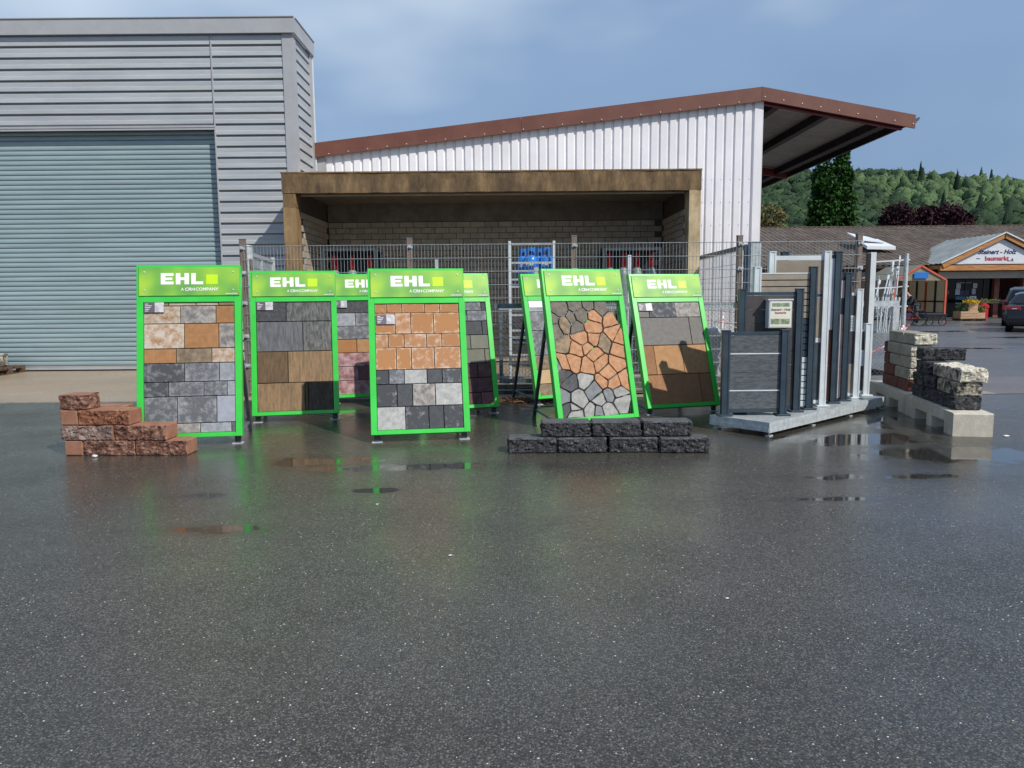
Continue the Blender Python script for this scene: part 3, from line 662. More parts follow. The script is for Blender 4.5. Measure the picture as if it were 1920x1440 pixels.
TM = {
 'cream': tmat('cream', 'b7ab9e', '9b8268', rng=(.42, .7)), 'creamtan': tmat('cream_tan', '9c7550', 'bfb4a6', rng=(.38, .6)), 'tan': tmat('tan', '94683f', 'a97c52'),
 'greycream': tmat('grey_cream', '6e6a68', 'b3aca4'), 'browngrey': tmat('brown_grey', '6b5a48', '93826c'), 'dkgrey': tmat('dark_grey', '47494d', '8f9195', rng=(.5, .72)),
 'grey': tmat('mid_grey', '5e6064', '9c9ea2', rng=(.46, .72)), 'ltgrey': tmat('light_grey', '83868c', 'a9acb2'), 'bluegrey': tmat('blue_grey', '969aa5', 'a6aab4', edge=0),
 'char': tmat('charcoal', '3b3c3f', '5c5d60', rng=(.45, .75), edge=0), 'charg': tmat('charcoal_grey', '46474a', '807e79', rng=(.4, .66), stretch=(2.2, 1, .6), edge=0), 'greyst': tmat('grey_streak', '4c4e52', '74747a', rng=(.35, .65), stretch=(2.2, 1, .4), edge=0),
 'brown': tmat('brown', '54432f', '725a40', stretch=(2, 1, .5), edge=0), 'tanb': tmat('tan_brown', '6a5742', '9a7c5a', rng=(.35, .65), stretch=(2.5, 1, .4), edge=0), 'brownd': tmat('dark_brown', '3f352b', '65574a', stretch=(2, 1, .5), edge=0),
 'orange': tmat('orange', 'a8764a', 'd0b498', rng=(.60, .78), edge=.30), 'orangew': tmat('orange_white', 'ab7a52', 'd2bca8', rng=(.50, .74), edge=.2), 'orangep': tmat('plain_orange', 'a06c3e', 'aa784a', edge=0),
 'white': tmat('white_grey', '8f8f8d', 'b9b9b6', rng=(.35, .65), edge=0), 'dk2': tmat('anthracite_mottled', '424448', 'a2a3a6', rng=(.55, .74), edge=.06), 'dkp': tmat('plain_anthracite', '3f4145', '505256', edge=0),
 'green': tmat('green_grey', '6a6a5e', '76766a', edge=0), 'maroon': tmat('maroon', '4e3032', '6d4d4d', rng=(.4, .7), edge=0), 'pink': tmat('pinkish', '7c5052', 'b59596', rng=(.4, .62), sc=11), 'pinkd': tmat('dark_pink', '6d4144', '84595a'),
 'taupe': tmat('taupe', '6d6a66', '7f7b76', edge=0), 'copper': tmat('copper_brown', '8a6040', '9c714c', edge=0), 'copperl': tmat('light_copper', 'a0764c', 'b28960', edge=0), 'sand': tmat('sand', 'b09570', 'bca27d', edge=0),
}
def ehl_meshes():
    mb = MB(); h = .118; w_ = .125; t_ = .030; y0, y1 = -.0008, 0
    def bx(a, b, c, d): mb.box(a, b, y0, y1, c, d)
    bx(0, .045, 0, h); bx(.045, w_, 0, t_); bx(.045, w_, h-t_, h); bx(.045, w_-.012, h/2-.013, h/2+.013)
    o = w_+.022; bx(o, o+.045, 0, h); bx(o+.085, o+.13, 0, h); bx(o+.045, o+.085, h/2-.014, h/2+.014)
    o += .152; bx(o, o+.045, 0, h); bx(o+.045, o+.118, 0, t_)
    return mb.mesh('lettering', WHITEINK), MB().box(0, .115, y0, y1, 0, .100).mesh('logo_square', LIMEINK)
EHLM, SQM = ehl_meshes()
def fit(me, w_):
    xs = [v.co.x for v in me.vertices]; a, c = min(xs), max(xs)
    for v in me.vertices: v.co.x = (v.co.x-a)*w_/(c-a)
    return me
T2 = fit(text_mesh('A', .046, WHITEINK, bold=.0002), .028); T3 = fit(text_mesh('CRH', .046, WHITEINK, bold=.0007), .094); T4 = fit(text_mesh('COMPANY', .046, WHITEINK, bold=.0005), .226); T5 = fit(text_mesh('www.ehl.de', .024, WHITEINK, bold=.0002), .118)
SCREW = MB().tube((0, 0, 0), (0, -.006, 0), .008, 8).mesh('screw', WHITEP)
FR = .065       # frame rail width
ZD = L_-.345    # underside of header zone
Q0, Q1, Z0, Z1 = -W_/2+FR, W_/2-FR, FR*.7, ZD-.045     # opening
def board(i, x, y, yaw, lean, label, card=None, legs=True):
    b = thing('paving_display', label, 'display board', (x, y, 0), R(yaw), 'green framed paving displays'); ln = R(lean); Mx = T(0, 0, HB) @ Matrix.Rotation(-ln, 4, 'X')
    def pp(name, mb, m, par=b, mt=Mx, **k): return mb.part(name, m, par, mtx=mt, **k)
    pp('side_rail', MB().cbox(-W_/2, -W_/2+FR, 0, .08, 0, L_, .003), GREEN); pp('side_rail', MB().cbox(W_/2-FR, W_/2, 0, .08, 0, L_, .003), GREEN)
    pp('top_rail', MB().cbox(-W_/2+FR, W_/2-FR, 0, .08, L_-.05, L_, .003), GREEN); pp('bottom_rail', MB().cbox(-W_/2+FR, W_/2-FR, 0, .08, 0, FR*.7, .003), GREEN)
    pp('cross_rail', MB().cbox(-W_/2+FR, W_/2-FR, .0, .08, ZD-.045, ZD+.03, .003), GREEN)
    hd = pp('header_panel', MB().cbox(-W_/2+.028, W_/2-.012, -.012, -.003, ZD+.02, L_-.028, .002), HEADM)
    yy = -.0126; c = .018
    link('lettering', EHLM, hd, T(-.5*W_+.243, yy, L_-.206)); link('logo_square', SQM, hd, T(-.5*W_+.690, yy, L_-.204))
    z = L_-.273; link('lettering', T2, hd, T(-.5*W_+.440, yy, z)); link('lettering', T3, hd, T(-.5*W_+.480, yy, z)); link('lettering', T4, hd, T(-.5*W_+.585, yy, z)); link('lettering', T5, hd, T(-.5*W_+.880, yy, L_-.312))
    for sx in (-W_/2+.085, W_/2-.07):
        for sz in (L_-.075, L_-.265): link('screw', SCREW, hd, T(sx, -.012, sz))
    # legs: two front feet and two rear props
    Mi = Matrix.Identity(4)
    for s_ in (-1, 1):
        xx = s_*(W_/2-.06); lg = pp('leg', MB().cbox(xx-.03, xx+.03, .06, .085, 0, HB+.12), DARKSTEEL, mt=Mi); pp('foot_plate', MB().box(xx-.055, xx+.055, .03, .12, 0, .008), GALV, lg, mt=Mi)
        zt_ = 1.30; yt = zt_*math.tan(ln)+.08; pp('rear_prop', MB().bar((xx, yt, zt_), (xx, yt+.42, 0), .035, .035), DARKSTEEL, mt=Mi)
        pp('stay', MB().bar((xx, .09, .05), (xx, yt+.38, .12), .02, .02), GALVD, mt=Mi)
    pp('stay', MB().bar((-W_/2+.06, 1.3*math.tan(ln)+.46, .15), (W_/2-.06, 1.3*math.tan(ln)+.46, .15), .02, .02), GALVD, mt=Mi)
    if card:
        u, v = card; cdz = Z1-(Z1-Z0)*v; cdx = Q0+(Q1-Q0)*u
        k = pp('info_card', MB().box(cdx, cdx+.195, .0005, .004, cdz-.105, cdz), CARDD); pp('card_photo', MB().box(cdx+.105, cdx+.193, -.0005, .0004, cdz-.103, cdz-.002), CARDW, k, mt=Mi)
        lines = MB()
        for q in range(5): lines.box(cdx+.01, cdx+.04+.012*((q*7) % 4), -.0005, .0004, cdz-.02-.018*q, cdz-.015-.018*q)
        pp('card_print', lines, WHITEINK, k, mt=Mi)
    return b, Mx
def tiles(b, Mx, rows, y0=.016):
    """rows: (v0, v1, [u joints], [materials]); fractions of the opening, v measured downwards"""
    g = .004
    MB().box(Q0+.002, Q1-.002, .055, .062, Z0+.002, Z1-.002).part('backing_plate', BLKPL, b, mtx=Mx)
    for v0, v1, js, ms in rows:
        us = [0]+js+[1]; za, zb = Z1-(Z1-Z0)*v1, Z1-(Z1-Z0)*v0
        for a, c, m in zip(us[:-1], us[1:], ms):
            x0 = Q0+(Q1-Q0)*a+g; x1 = Q0+(Q1-Q0)*c-g; dy = random.uniform(-.004, .002); w2, h2 = (x1-x0)/2, (zb-za)/2-g
            o = MB().cbox(-w2, w2, 0, .035, -h2, h2, .003).part('paving_slab', TM[m], b)
            o.matrix_local = Mx @ T((x0+x1)/2, y0+dy, (za+zb)/2) @ Matrix.Rotation(random.uniform(-.002, .002), 4, 'Y')
def fr(vals, lo, hi): return [(v-lo)/(hi-lo) for v in vals]
def vrows(vals, lo=None, hi=None):
    lo = vals[0]; hi = vals[-1]; f = fr(vals, lo, hi); return list(zip(f[:-1], f[1:]))
random.seed(5)
# 1 far left
b, Mx = board(1, -3.307, 7.546, 8.7, 10.7, 'green framed display of cream, tan and grey slabs beside the red stone stack', (.01, .0))
V = vrows([335, 360, 487, 664, 768, 900, 1003, 1192, 1262])
tiles(b, Mx, [(*V[0], [.27, .57, .82], ['browngrey', 'cream', 'cream', 'browngrey']), (*V[1], [.40, .79], ['creamtan', 'greycream', 'tan']), (*V[2], [.44, .82], ['creamtan', 'tan', 'greycream']), (*V[3], [.35, .74], ['tan', 'browngrey', 'creamtan']),
 (*V[4], [.44, .82], ['dkgrey', 'grey', 'ltgrey']), (*V[5], [.265, .65, .905], ['dkgrey', 'grey', 'grey', 'ltgrey']), (*V[6], [.36, .79], ['grey', 'grey', 'bluegrey']), (*V[7], [.21, .61, .95], ['ltgrey', 'greycream', 'ltgrey', 'grey'])])
# 2
b, Mx = board(2, -2.635, 9.006, 11.5, 12.9, 'green framed display of large dark grey and brown slabs, second from left', (.01, .0))
V = vrows([487, 625, 835, 1053, 1250])
tiles(b, Mx, [(*V[0], [.395], ['char', 'charg']), (*V[1], [.61], ['greyst', 'charg']), (*V[2], [.405], ['brown', 'tanb']), (*V[3], [.62, .665], ['tanb', 'brown', 'brownd'])])
# 4 behind 2 and 3
b, Mx = board(4, -2.051, 10.598, 13.5, 12.4, 'green framed display of grey, orange and pinkish slabs standing behind two others', (.0, .0))
V = vrows([487, 575, 668, 760, 855, 950, 1048, 1145])
tiles(b, Mx, [(*V[0], [.6], ['char', 'charg']), (*V[1], [.34, .7], ['ltgrey', 'grey', 'grey']), (*V[2], [.66], ['grey', 'ltgrey']), (*V[3], [.345, .68], ['orangep', 'copperl', 'orangep']), (*V[4], [.6], ['pink', 'pinkd']), (*V[5], [.355, .72], ['pink', 'pinkd', 'pink']), (*V[6], [.62], ['pink', 'pinkd'])])
# 3 centre front
b, Mx = board(3, -.949, 7.669, 9.3, 16.7, 'green framed display with four rows of orange and three rows of grey pavers', (.02, .09))
V = vrows([472, 533, 672, 762, 905, 998, 1142, 1290])
tiles(b, Mx, [(*V[0], [.145, .32, .59, .77], ['orange']*5), (*V[1], [.235, .42, .69], ['orange', 'orangew', 'orange', 'orange']), (*V[2], [.15, .335, .60, .78], ['orangew', 'orange', 'orangew', 'orangew', 'orange']), (*V[3], [.24, .415, .685], ['orange', 'orange', 'orangew', 'orangew']),
 (*V[4], [.147, .325, .59, .77], ['dk2', 'grey', 'white', 'dkp', 'dkgrey']), (*V[5], [.235, .415, .68], ['dk2', 'dkp', 'greycream', 'white']), (*V[6], [.325, .595, .77], ['white', 'dk2', 'dkp', 'dk2'])])
# 5
b, Mx = board(5, -.653, 9.372, 17.1, 16.8, 'green framed display with green-grey and maroon slabs, partly hidden behind the orange one', None)
V = vrows([465, 520, 588, 677, 768, 858, 950, 1043, 1118])
tiles(b, Mx, [(*V[0], [.3, .62, .93], ['dkgrey', 'grey', 'grey', 'char']), (*V[1], [.36, .71], ['grey', 'dkgrey', 'grey']), (*V[2], [.3, .6, .92], ['dkp', 'dkp', 'dkp', 'dkp']), (*V[3], [.35, .73], ['green', 'green', 'green']), (*V[4], [.35, .925], ['green', 'green', 'green']),
 (*V[5], [.35, .8], ['maroon']*3), (*V[6], [.45], ['maroon', 'maroon']), (*V[7], [.3, .82], ['maroon', 'maroon', 'pinkd'])])
# 8 behind the crazy paving
b, Mx = board(8, .807, 10.415, 25.7, 16.1, 'green framed display of grey and sand slabs mostly hidden behind the crazy-paving board', None)
MB().box(Q0+.01, Q0+.22, .004, .008, Z1-.10, Z1-.005).part('info_card', WHITEINK, b, mtx=Mx)
tiles(b, Mx, [(0, .12, [.5], ['ltgrey', 'taupe']), (.12, .32, [.55], ['grey', 'grey']), (.32, .58, [.5], ['grey', 'taupe']), (.58, .73, [.5], ['browngrey', 'browngrey']), (.73, .88, [.4, .7], ['sand', 'browngrey', 'sand']), (.88, 1, [.5], ['browngrey', 'taupe'])])
# 7 right
b, Mx = board(7, 2.195, 9.385, 16.2, 20.0, 'green framed display of two grey and two copper rows, nearest the fence panel stand', (.01, .01))
V = vrows([478, 575, 752, 935, 1118])
tiles(b, Mx, [(*V[0], [.175, .6], ['taupe', 'dkgrey', 'greycream']), (*V[1], [.79], ['taupe', 'taupe']), (*V[2], [.16, .60], ['copper', 'copperl', 'copperl']), (*V[3], [.81], ['copper', 'copper'])])
# 6 crazy paving
b, Mx = board(6, 1.002, 8.425, 20.7, 16.1, 'green framed display of irregular orange and grey crazy-paving stones behind the black blocks', None)
mb = MB()
for i in range(34): xx = Q0+.012+i*.0262; mb.bar((xx, .05, Z0), (xx, .05, Z1), .004, .004)
for i in range(14): zz = Z0+.04+i*.098; mb.bar((Q0, .046, zz), (Q1, .046, zz), .006, .006)
mb.part('wire_grid', BLKPL, b, mtx=Mx, kind='stuff')
TMs = {'g': tmat('stone_grey_brown', '57514a', '7a7166', rng=(.35, .65), edge=0), 'm': tmat('stone_mixed', '6b6354', '9c8263', rng=(.4, .6), edge=0, stretch=(1, 1, 1)), 'o': tmat('stone_orange', 'a26f4c', 'c2946e', rng=(.35, .65), edge=0),
       'l': tmat('stone_light_grey', '83837f', 'aaa9a5', rng=(.35, .65), edge=0), 'd': tmat('stone_dark', '3c3d40', '595a5d', edge=0), 's': tmat('stone_slate', '6c6f72', '8a8c8d', edge=0)}
WT = [random.uniform(-.016, .016) for _ in range(60)]
seeds = [(430, 505, 'g'), (550, 490, 'g'), (585, 550, 'g'), (628, 492, 'g'), (695, 505, 'g'), (470, 605, 'm'), (515, 572, 'g'), (552, 628, 'g'), (402, 640, 'g'), (388, 575, 'g'), (655, 557, 'o'), (645, 622, 'o'), (775, 595, 'o'), (800, 672, 'o'), (470, 740, 'm'),
 (578, 702, 'o'), (545, 768, 'o'), (612, 762, 'o'), (652, 705, 'o'), (735, 735, 'm'), (845, 702, 'o'), (832, 775, 'o'), (530, 850, 'o'), (452, 868, 'o'), (665, 820, 'o'), (622, 878, 'o'), (700, 868, 'o'), (810, 875, 'o'), (752, 932, 'o'), (715, 985, 'o'), (797, 1000, 'o'), (872, 985, 'o'),
 (425, 880, 's'), (452, 937, 'd'), (490, 990, 'd'), (610, 985, 'l'), (655, 1035, 's'), (550, 1095, 'l'), (700, 1098, 'l'), (763, 1078, 's'), (828, 1062, 'l'), (850, 1132, 'l'), (445, 1085, 's'), (468, 1150, 'd'), (522, 1150, 'l'), (530, 1200, 'l'), (640, 1190, 'l'), (685, 1200, 's'), (762, 1182, 'l')]
TLq, TRq, BLq, BRq = (372, 455), (835, 460), (450, 1212), (928, 1203)
def uv(px, py):   # invert the (nearly affine) bilinear quad
    u, v = .5, .5
    for _ in range(12):
        X = (1-v)*((1-u)*TLq[0]+u*TRq[0])+v*((1-u)*BLq[0]+u*BRq[0]); Yq = (1-v)*((1-u)*TLq[1]+u*TRq[1])+v*((1-u)*BLq[1]+u*BRq[1])
        v += (py-Yq)/755; u += (px-X-(BLq[0]-TLq[0])*0)/470
    return Q0+(Q1-Q0)*u, Z1-(Z1-Z0)*v
outer = [uv(*p) for p in [(372, 457), (745, 457), (760, 530), (792, 537), (832, 605), (858, 660), (872, 800), (885, 900), (902, 1045), (912, 1110), (885, 1203), (450, 1212)]]
outer = [(max(Q0+.004, min(Q1-.004, a)), max(Z0+.004, min(Z1-.004, c))) for a, c in outer]
sd = [(*uv(a, c), m) for a, c, m in seeds]
def clip(poly, nx, nz, d):
    out = []
    for i in range(len(poly)):
        a, c = poly[i], poly[(i+1) % len(poly)]; fa = a[0]*nx+a[1]*nz-d; fb = c[0]*nx+c[1]*nz-d
        if fa <= 0: out.append(a)
        if fa*fb < 0: t_ = fa/(fa-fb); out.append((a[0]+(c[0]-a[0])*t_, a[1]+(c[1]-a[1])*t_))
    return out
for i, (sx, sz, m) in enumerate(sd):
    poly = outer
    for j, (tx, tz, _) in enumerate(sd):
        if i == j: continue
        nx, nz = tx-sx, tz-sz; ln_ = math.hypot(nx, nz); nx /= ln_; nz /= ln_
        poly = clip(poly, nx, nz, (sx+tx)/2*nx+(sz+tz)/2*nz-.0068+(WT[i]-WT[j])*.7)
        if len(poly) < 3: break
    if len(poly) < 3: continue
    pts = []
    for k in range(len(poly)):
        a, c = poly[k], poly[(k+1) % len(poly)]; ln_ = math.hypot(c[0]-a[0], c[1]-a[1]); n = max(1, int(ln_/.035))
        for q in range(n):
            t_ = q/n; X = a[0]+(c[0]-a[0])*t_; Z = a[1]+(c[1]-a[1])*t_; nn = noise.noise_vector(Vector((X*16, i*3.1, Z*16)))
            pts.append((X+nn.x*.009+(sx-X)*(.02 if q == 0 else 0), Z+nn.z*.009+(sz-Z)*(.02 if q == 0 else 0)))
    dy = random.uniform(-.005, .004); mb = MB(); n = len(pts); cx = sum(p[0] for p in pts)/n; cz = sum(p[1] for p in pts)/n
    ring = lambda s_, y: [(cx+(p[0]-cx)*s_, y, cz+(p[1]-cz)*s_) for p in pts]
    vs = ring(1, .045)+ring(1, .016+dy)+ring(.975, .012+dy)+[(cx, .0115+dy, cz)]
    fs = [(k, (k+1) % n, n+(k+1) % n, n+k) for k in range(n)]+[(n+k, n+(k+1) % n, 2*n+(k+1) % n, 2*n+k) for k in range(n)]+[(2*n+k, 2*n+(k+1) % n, 3*n) for k in range(n)]
    mb.add(vs, fs).part('paving_stone', TMs[m], b, mtx=Mx)

# ================================================================ STONE STACKS
REDS = mat('red_split_stone', '3a241d', 'a3806f', sc=18, rng=(.34, .64), rough=.8, bump=.9, bsc=120, vary=.1, c3='714c3e')
REDG = mat('pinkish_grey_split_stone', '5e4d48', 'a89890', sc=14, rng=(.35, .65), rough=.8, bump=.9, bsc=120, c3='8b7369')
REDO = mat('orange_split_stone', '4f2e21', 'a0694c', sc=16, rng=(.35, .65), rough=.8, bump=.9, bsc=120)
REDF = mat('smooth_terracotta_stone', '8c6048', 'a07560', sc=6, rough=.75, bump=.2)
st = thing('stone_stack', 'stepped stack of reddish split-face stone blocks left of the first green display', 'stone stack', (-4.37, 7.13, 0), R(-2))
hh = .149
def blk(x, y, z, w_, d_, m1, m2, rough=('f',), s_=0, amp=.010, par=None, name='stone_block', fmat=None, nx=None):
    rb = rock(w_-.004, d_, hh-.003, rough, amp, nx or max(8, int(w_/.010)), 8, 15, seed=s_, ch=.006)
    me = rb.mesh(name, [m1, m2]); nrm = {'f': (1, -1), 'b': (1, 1), 'l': (0, -1), 'r': (0, 1), 't': (2, 1)}
    for p in me.polygons:
        ok = False
        for r_ in rough:
            a, s2 = nrm[r_]
            if p.normal[a]*s2 > .55: ok = True
        p.material_index = 0 if ok else 1
    return link(name, me, par, T(x, y, z))
for k, (x, z, w_, m, s_, rf) in enumerate([(0.02, 0, .185, REDF, 1, ()), (.205, 0, .515, REDS, 2, ('f',)), (.725, 0, .505, REDS, 3, ('f',)), (.0, hh, .515, REDG, 4, ('f', 'l')), (.52, hh, .52, REDS, 5, ('f',)),
      (.0, 2*hh, .175, REDF, 6, ()), (.18, 2*hh, .51, REDO, 7, ('f',)), (.0, 3*hh, .275, REDS, 8, ('f', 'r'))]):
    blk(x, 0, z, w_, .24, m, REDF, rf, s_, par=st)
blk(.02, .24, 0, .5, .24, REDS, REDF, (), 9, par=st); blk(.03, .25, hh, .45, .24, REDS, REDF, (), 10, par=st); blk(.05, .26, 2*hh, .42, .24, REDO, REDF, ('f',), 12, par=st)
BLKS = mat('black_split_stone', '242427', '757577', sc=30, rng=(.4, .68), rough=.7, bump=1.0, bsc=140, c3='38383b')
BLKF = mat('black_smooth_stone', '47474a', '5c5c5e', sc=12, rough=.7, bump=.4, bsc=120)
st = thing('stone_stack', 'two-course row of seven dark grey split-face blocks in front of the crazy paving', 'stone stack', (-.045, 7.05, 0), R(-.8))
def dk(x, y, z, w_, s_, h_=.148, amp=.010):
    rb = rock(w_-.01, .25, h_-.004, ('f', 'l', 'r'), amp, 46, 12, 15, seed=s_, ch=.016); me = rb.mesh('stone_block', [BLKS, BLKF])
    for p in me.polygons: p.material_index = 1 if p.normal.z > .7 else 0
    link('stone_block', me, st, T(x, y, z))
for i in range(4): dk(.0+i*.484, 0 if i < 3 else -.03, 0, .482, 20+i)
for i in range(3): dk(.325+i*.487, .04, .149, .484, 30+i)
# concrete bases with stacks at the right
for tp, (bx, by, lab_) in enumerate(((4.62, 7.72, 'near pale concrete base block with two forklift slots under the black and cream stones'), (4.90, 9.22, 'far pale concrete base block with forklift slots under the cream and red stone stack'))):
    base = MB(); Lb, Wb, Hb = 1.49, .385, .245
    prof = [(0, 0), (.24, 0), (.24, .13), (.60, .13), (.60, 0), (.76, 0), (.76, .13), (1.14, .13), (1.14, 0), (Lb, 0), (Lb, Hb-.012), (Lb-.012, Hb), (.012, Hb), (0, Hb-.012)]
    base.prism([(0, a, c) for a, c in prof], (Wb, 0, 0)); o = base.part('barrier_block', PALECONC); o.location = (bx, by, 0); o.rotation_euler = (0, 0, R(-10.3 if tp == 0 else -9.5)); tag(o, lab_, 'concrete base', 'concrete bases under the stone stacks')
CRM = mat('cream_split_stone', 'a39c8c', 'dcd4c0', sc=14, rng=(.3, .6), rough=.85, bump=.9, bsc=110, c3='cbc3af')
CRF = mat('cream_cut_stone', '7c776b', 'a29b8b', sc=8, rng=(.35, .65), rough=.85, bump=.4, bsc=90)
CRS = mat('stained_cream_stone', '3c3833', 'c8bda6', sc=9, rng=(.42, .6), rough=.85, bump=.8, bsc=100)
RBN = mat('red_brown_stone', '4a2620', '7d4436', sc=14, rough=.8, bump=.8, bsc=110)
def stackR(label, x, y, rz, blocks):
    s = thing('stone_stack', label, 'stone stack', (x, y, .247), R(rz))
    for (a, yb, k, wx, ly, m1, m2, rf, sd_) in blocks:
        rb = rock(wx, ly-.006, .146, rf, .011, max(6, int(wx/.016)), max(6, int(ly/.022)), 10, seed=sd_, ch=.01); me = rb.mesh('stone_block', [m1, m2])
        nrm = {'f': (1, -1), 'b': (1, 1), 'l': (0, -1), 'r': (0, 1), 't': (2, 1)}
        for p in me.polygons: p.material_index = 0 if any(p.normal[nrm[r_][0]]*nrm[r_][1] > .55 for r_ in rf) else 1
        link('stone_block', me, s, T(a, yb, k*.149))
F_ = ('f', 'r')
stackR('tall stack of cream split stones on a red-brown course, standing on the far concrete base', 5.02, 9.42, -9.5, [
 (.02, 0, 0, .26, .42, RBN, RBN, F_, 41), (.02, .43, 0, .26, .62, RBN, RBN, F_, 42), (.02, 0, 1, .26, .56, CRM, CRF, F_, 43), (.02, .57, 1, .26, .45, RBN, RBN, F_, 44), (.02, 0, 2, .26, .42, CRM, CRF, F_, 45), (.02, .43, 2, .26, .36, CRM, CRF, F_, 46), (.02, .8, 2, .26, .22, RBN, RBN, F_, 47),
 (.02, 0, 3, .26, .90, CRM, CRF, F_, 48), (.02, .91, 3, .26, .13, RBN, RBN, F_, 51), (.05, -.03, 4, .27, .42, CRM, CRF, F_, 49), (.05, .40, 4, .27, .55, CRM, CRF, F_, 50)])
stackR('stack of black tumbled and stained cream stones on the near concrete base', 4.70, 7.93, -10.3, [
 (.03, 0, 0, .285, .45, BLKS, BLKS, ('f', 'l', 'r'), 61), (.03, .46, 0, .285, .42, BLKS, BLKS, ('f', 'l'), 62), (.03, .89, 0, .285, .4, BLKS, BLKS, ('f', 'l'), 63),
 (.05, .01, 1, .27, .55, CRS, CRS, ('f', 'l'), 64), (.03, .57, 1, .285, .34, BLKS, BLKS, ('f', 'l'), 65), (.03, .92, 1, .285, .35, BLKS, BLKS, ('f', 'l'), 66),
 (.07, -.02, 2, .28, .78, CRM, CRS, ('f', 'r', 't'), 67), (.03, .77, 2, .285, .42, BLKS, BLKS, ('f', 'l'), 68), (.05, 1.0, 3, .47, .26, BLKS, BLKS, ('f', 'l'), 69)])

# ================================================================ FENCE-PANEL STAND
deck = thing('display_deck', 'galvanised steel platform carrying the fence panel samples', 'platform', (2.70, 7.74, 0), R(41.5))
Ld, Wd, zd = 2.92, .72, .155
GRATE = mat('perforated_galvanised_plate', 'a0a8aa', 'c0c6c7', sc=18, rough=.38, metal=.2, bump=.5, bsc=45)
MB().box(0, Ld, 0.003, Wd-.003, zd-.008, zd).part('deck_plate', GRATE, deck)
MB().box(0, Ld, -.004, .0, .045, zd+.003).part('side_channel', GALV, deck); MB().box(0, Ld, Wd, Wd+.004, .055, zd+.003).part('side_channel', GALV, deck)
MB().box(-.004, 0, -.004, Wd+.004, .10, zd+.003).box(-.012, -.004, .0, Wd, .055, .098).part('end_channel', GALV, deck); MB().box(Ld, Ld+.004, 0, Wd, .06, zd+.003).part('end_channel', GALV, deck)
MB().box(0.01, Ld-.01, .3, .36, .06, zd-.01).part('centre_channel', GALVD, deck)
for xx in (.06, 1.0, 1.95, Ld-.1):
    for yy in (.03, Wd-.06):
        l_ = MB().box(xx, xx+.035, yy, yy+.035, .03, zd-.01).part('leg', GALV, deck); MB().box(xx-.02, xx+.05, yy-.015, yy+.04, 0, .012).tube((xx+.017, yy+.017, 0), (xx+.017, yy+.017, .05), .008, 6).part('foot', GALV, l_)
PB = [(3.011, 8.237, 1.11), (3.256, 8.493, 1.56), (3.471, 8.662, 1.81), (3.711, 8.881, 1.995), (3.953, 9.134, 2.005), (4.172, 9.332, 1.755), (4.414, 9.537, 1.555), (4.659, 9.778, 1.11)]
plab = ['lowest front fence sample of dark grey wood-look boards with two silver strips', 'second fence sample of smooth dark taupe boards with a brochure box', 'third fence sample with beige, anthracite and white slats between white and anthracite posts', 'tall fence sample of wide beige boards framed in white with two white posts',
 'tall narrow-looking fence sample with pale lavender top and dark red lower boards', 'fence sample of pale pink boards with a black perforated band', 'fence sample of taupe boards with white perforated band and white post', 'rearmost low fence sample with white strips and white post at the right end']
def post(x, zt, m, par):
    mb = MB(); s_ = .04; pr = []
    for q in (-.04, -.022, -.018, -.004, 0, .004, .018, .022, .04): pr.append((q, -.04+(.005 if abs(q) in (.018, .004) or q == 0 else 0)))
    pts = [(x+a, y, zd+.012) for a, y in pr]+[(x+.04, .04, zd+.012), (x-.04, .04, zd+.012)]
    o = mb.prism(pts, (0, 0, zt-zd-.024)).part('post', m, par); MB().cbox(x-.042, x+.042, -.043, .042, zt-.012, zt, .002).part('cap', m, o)
    MB().cbox(x-.075, x+.075, -.075, .075, zd+.003, zd+.02, .004).part('base_plate', m, par); return o
def boards(par, x0, x1, spec, th=.022):
    """spec: (z0, z1, material, name)"""
    for z0, z1, m, nm in spec: MB().cbox(x0, x1, -th/2, th/2, z0+.0015, z1-.0015, .002).part(nm, m, par)
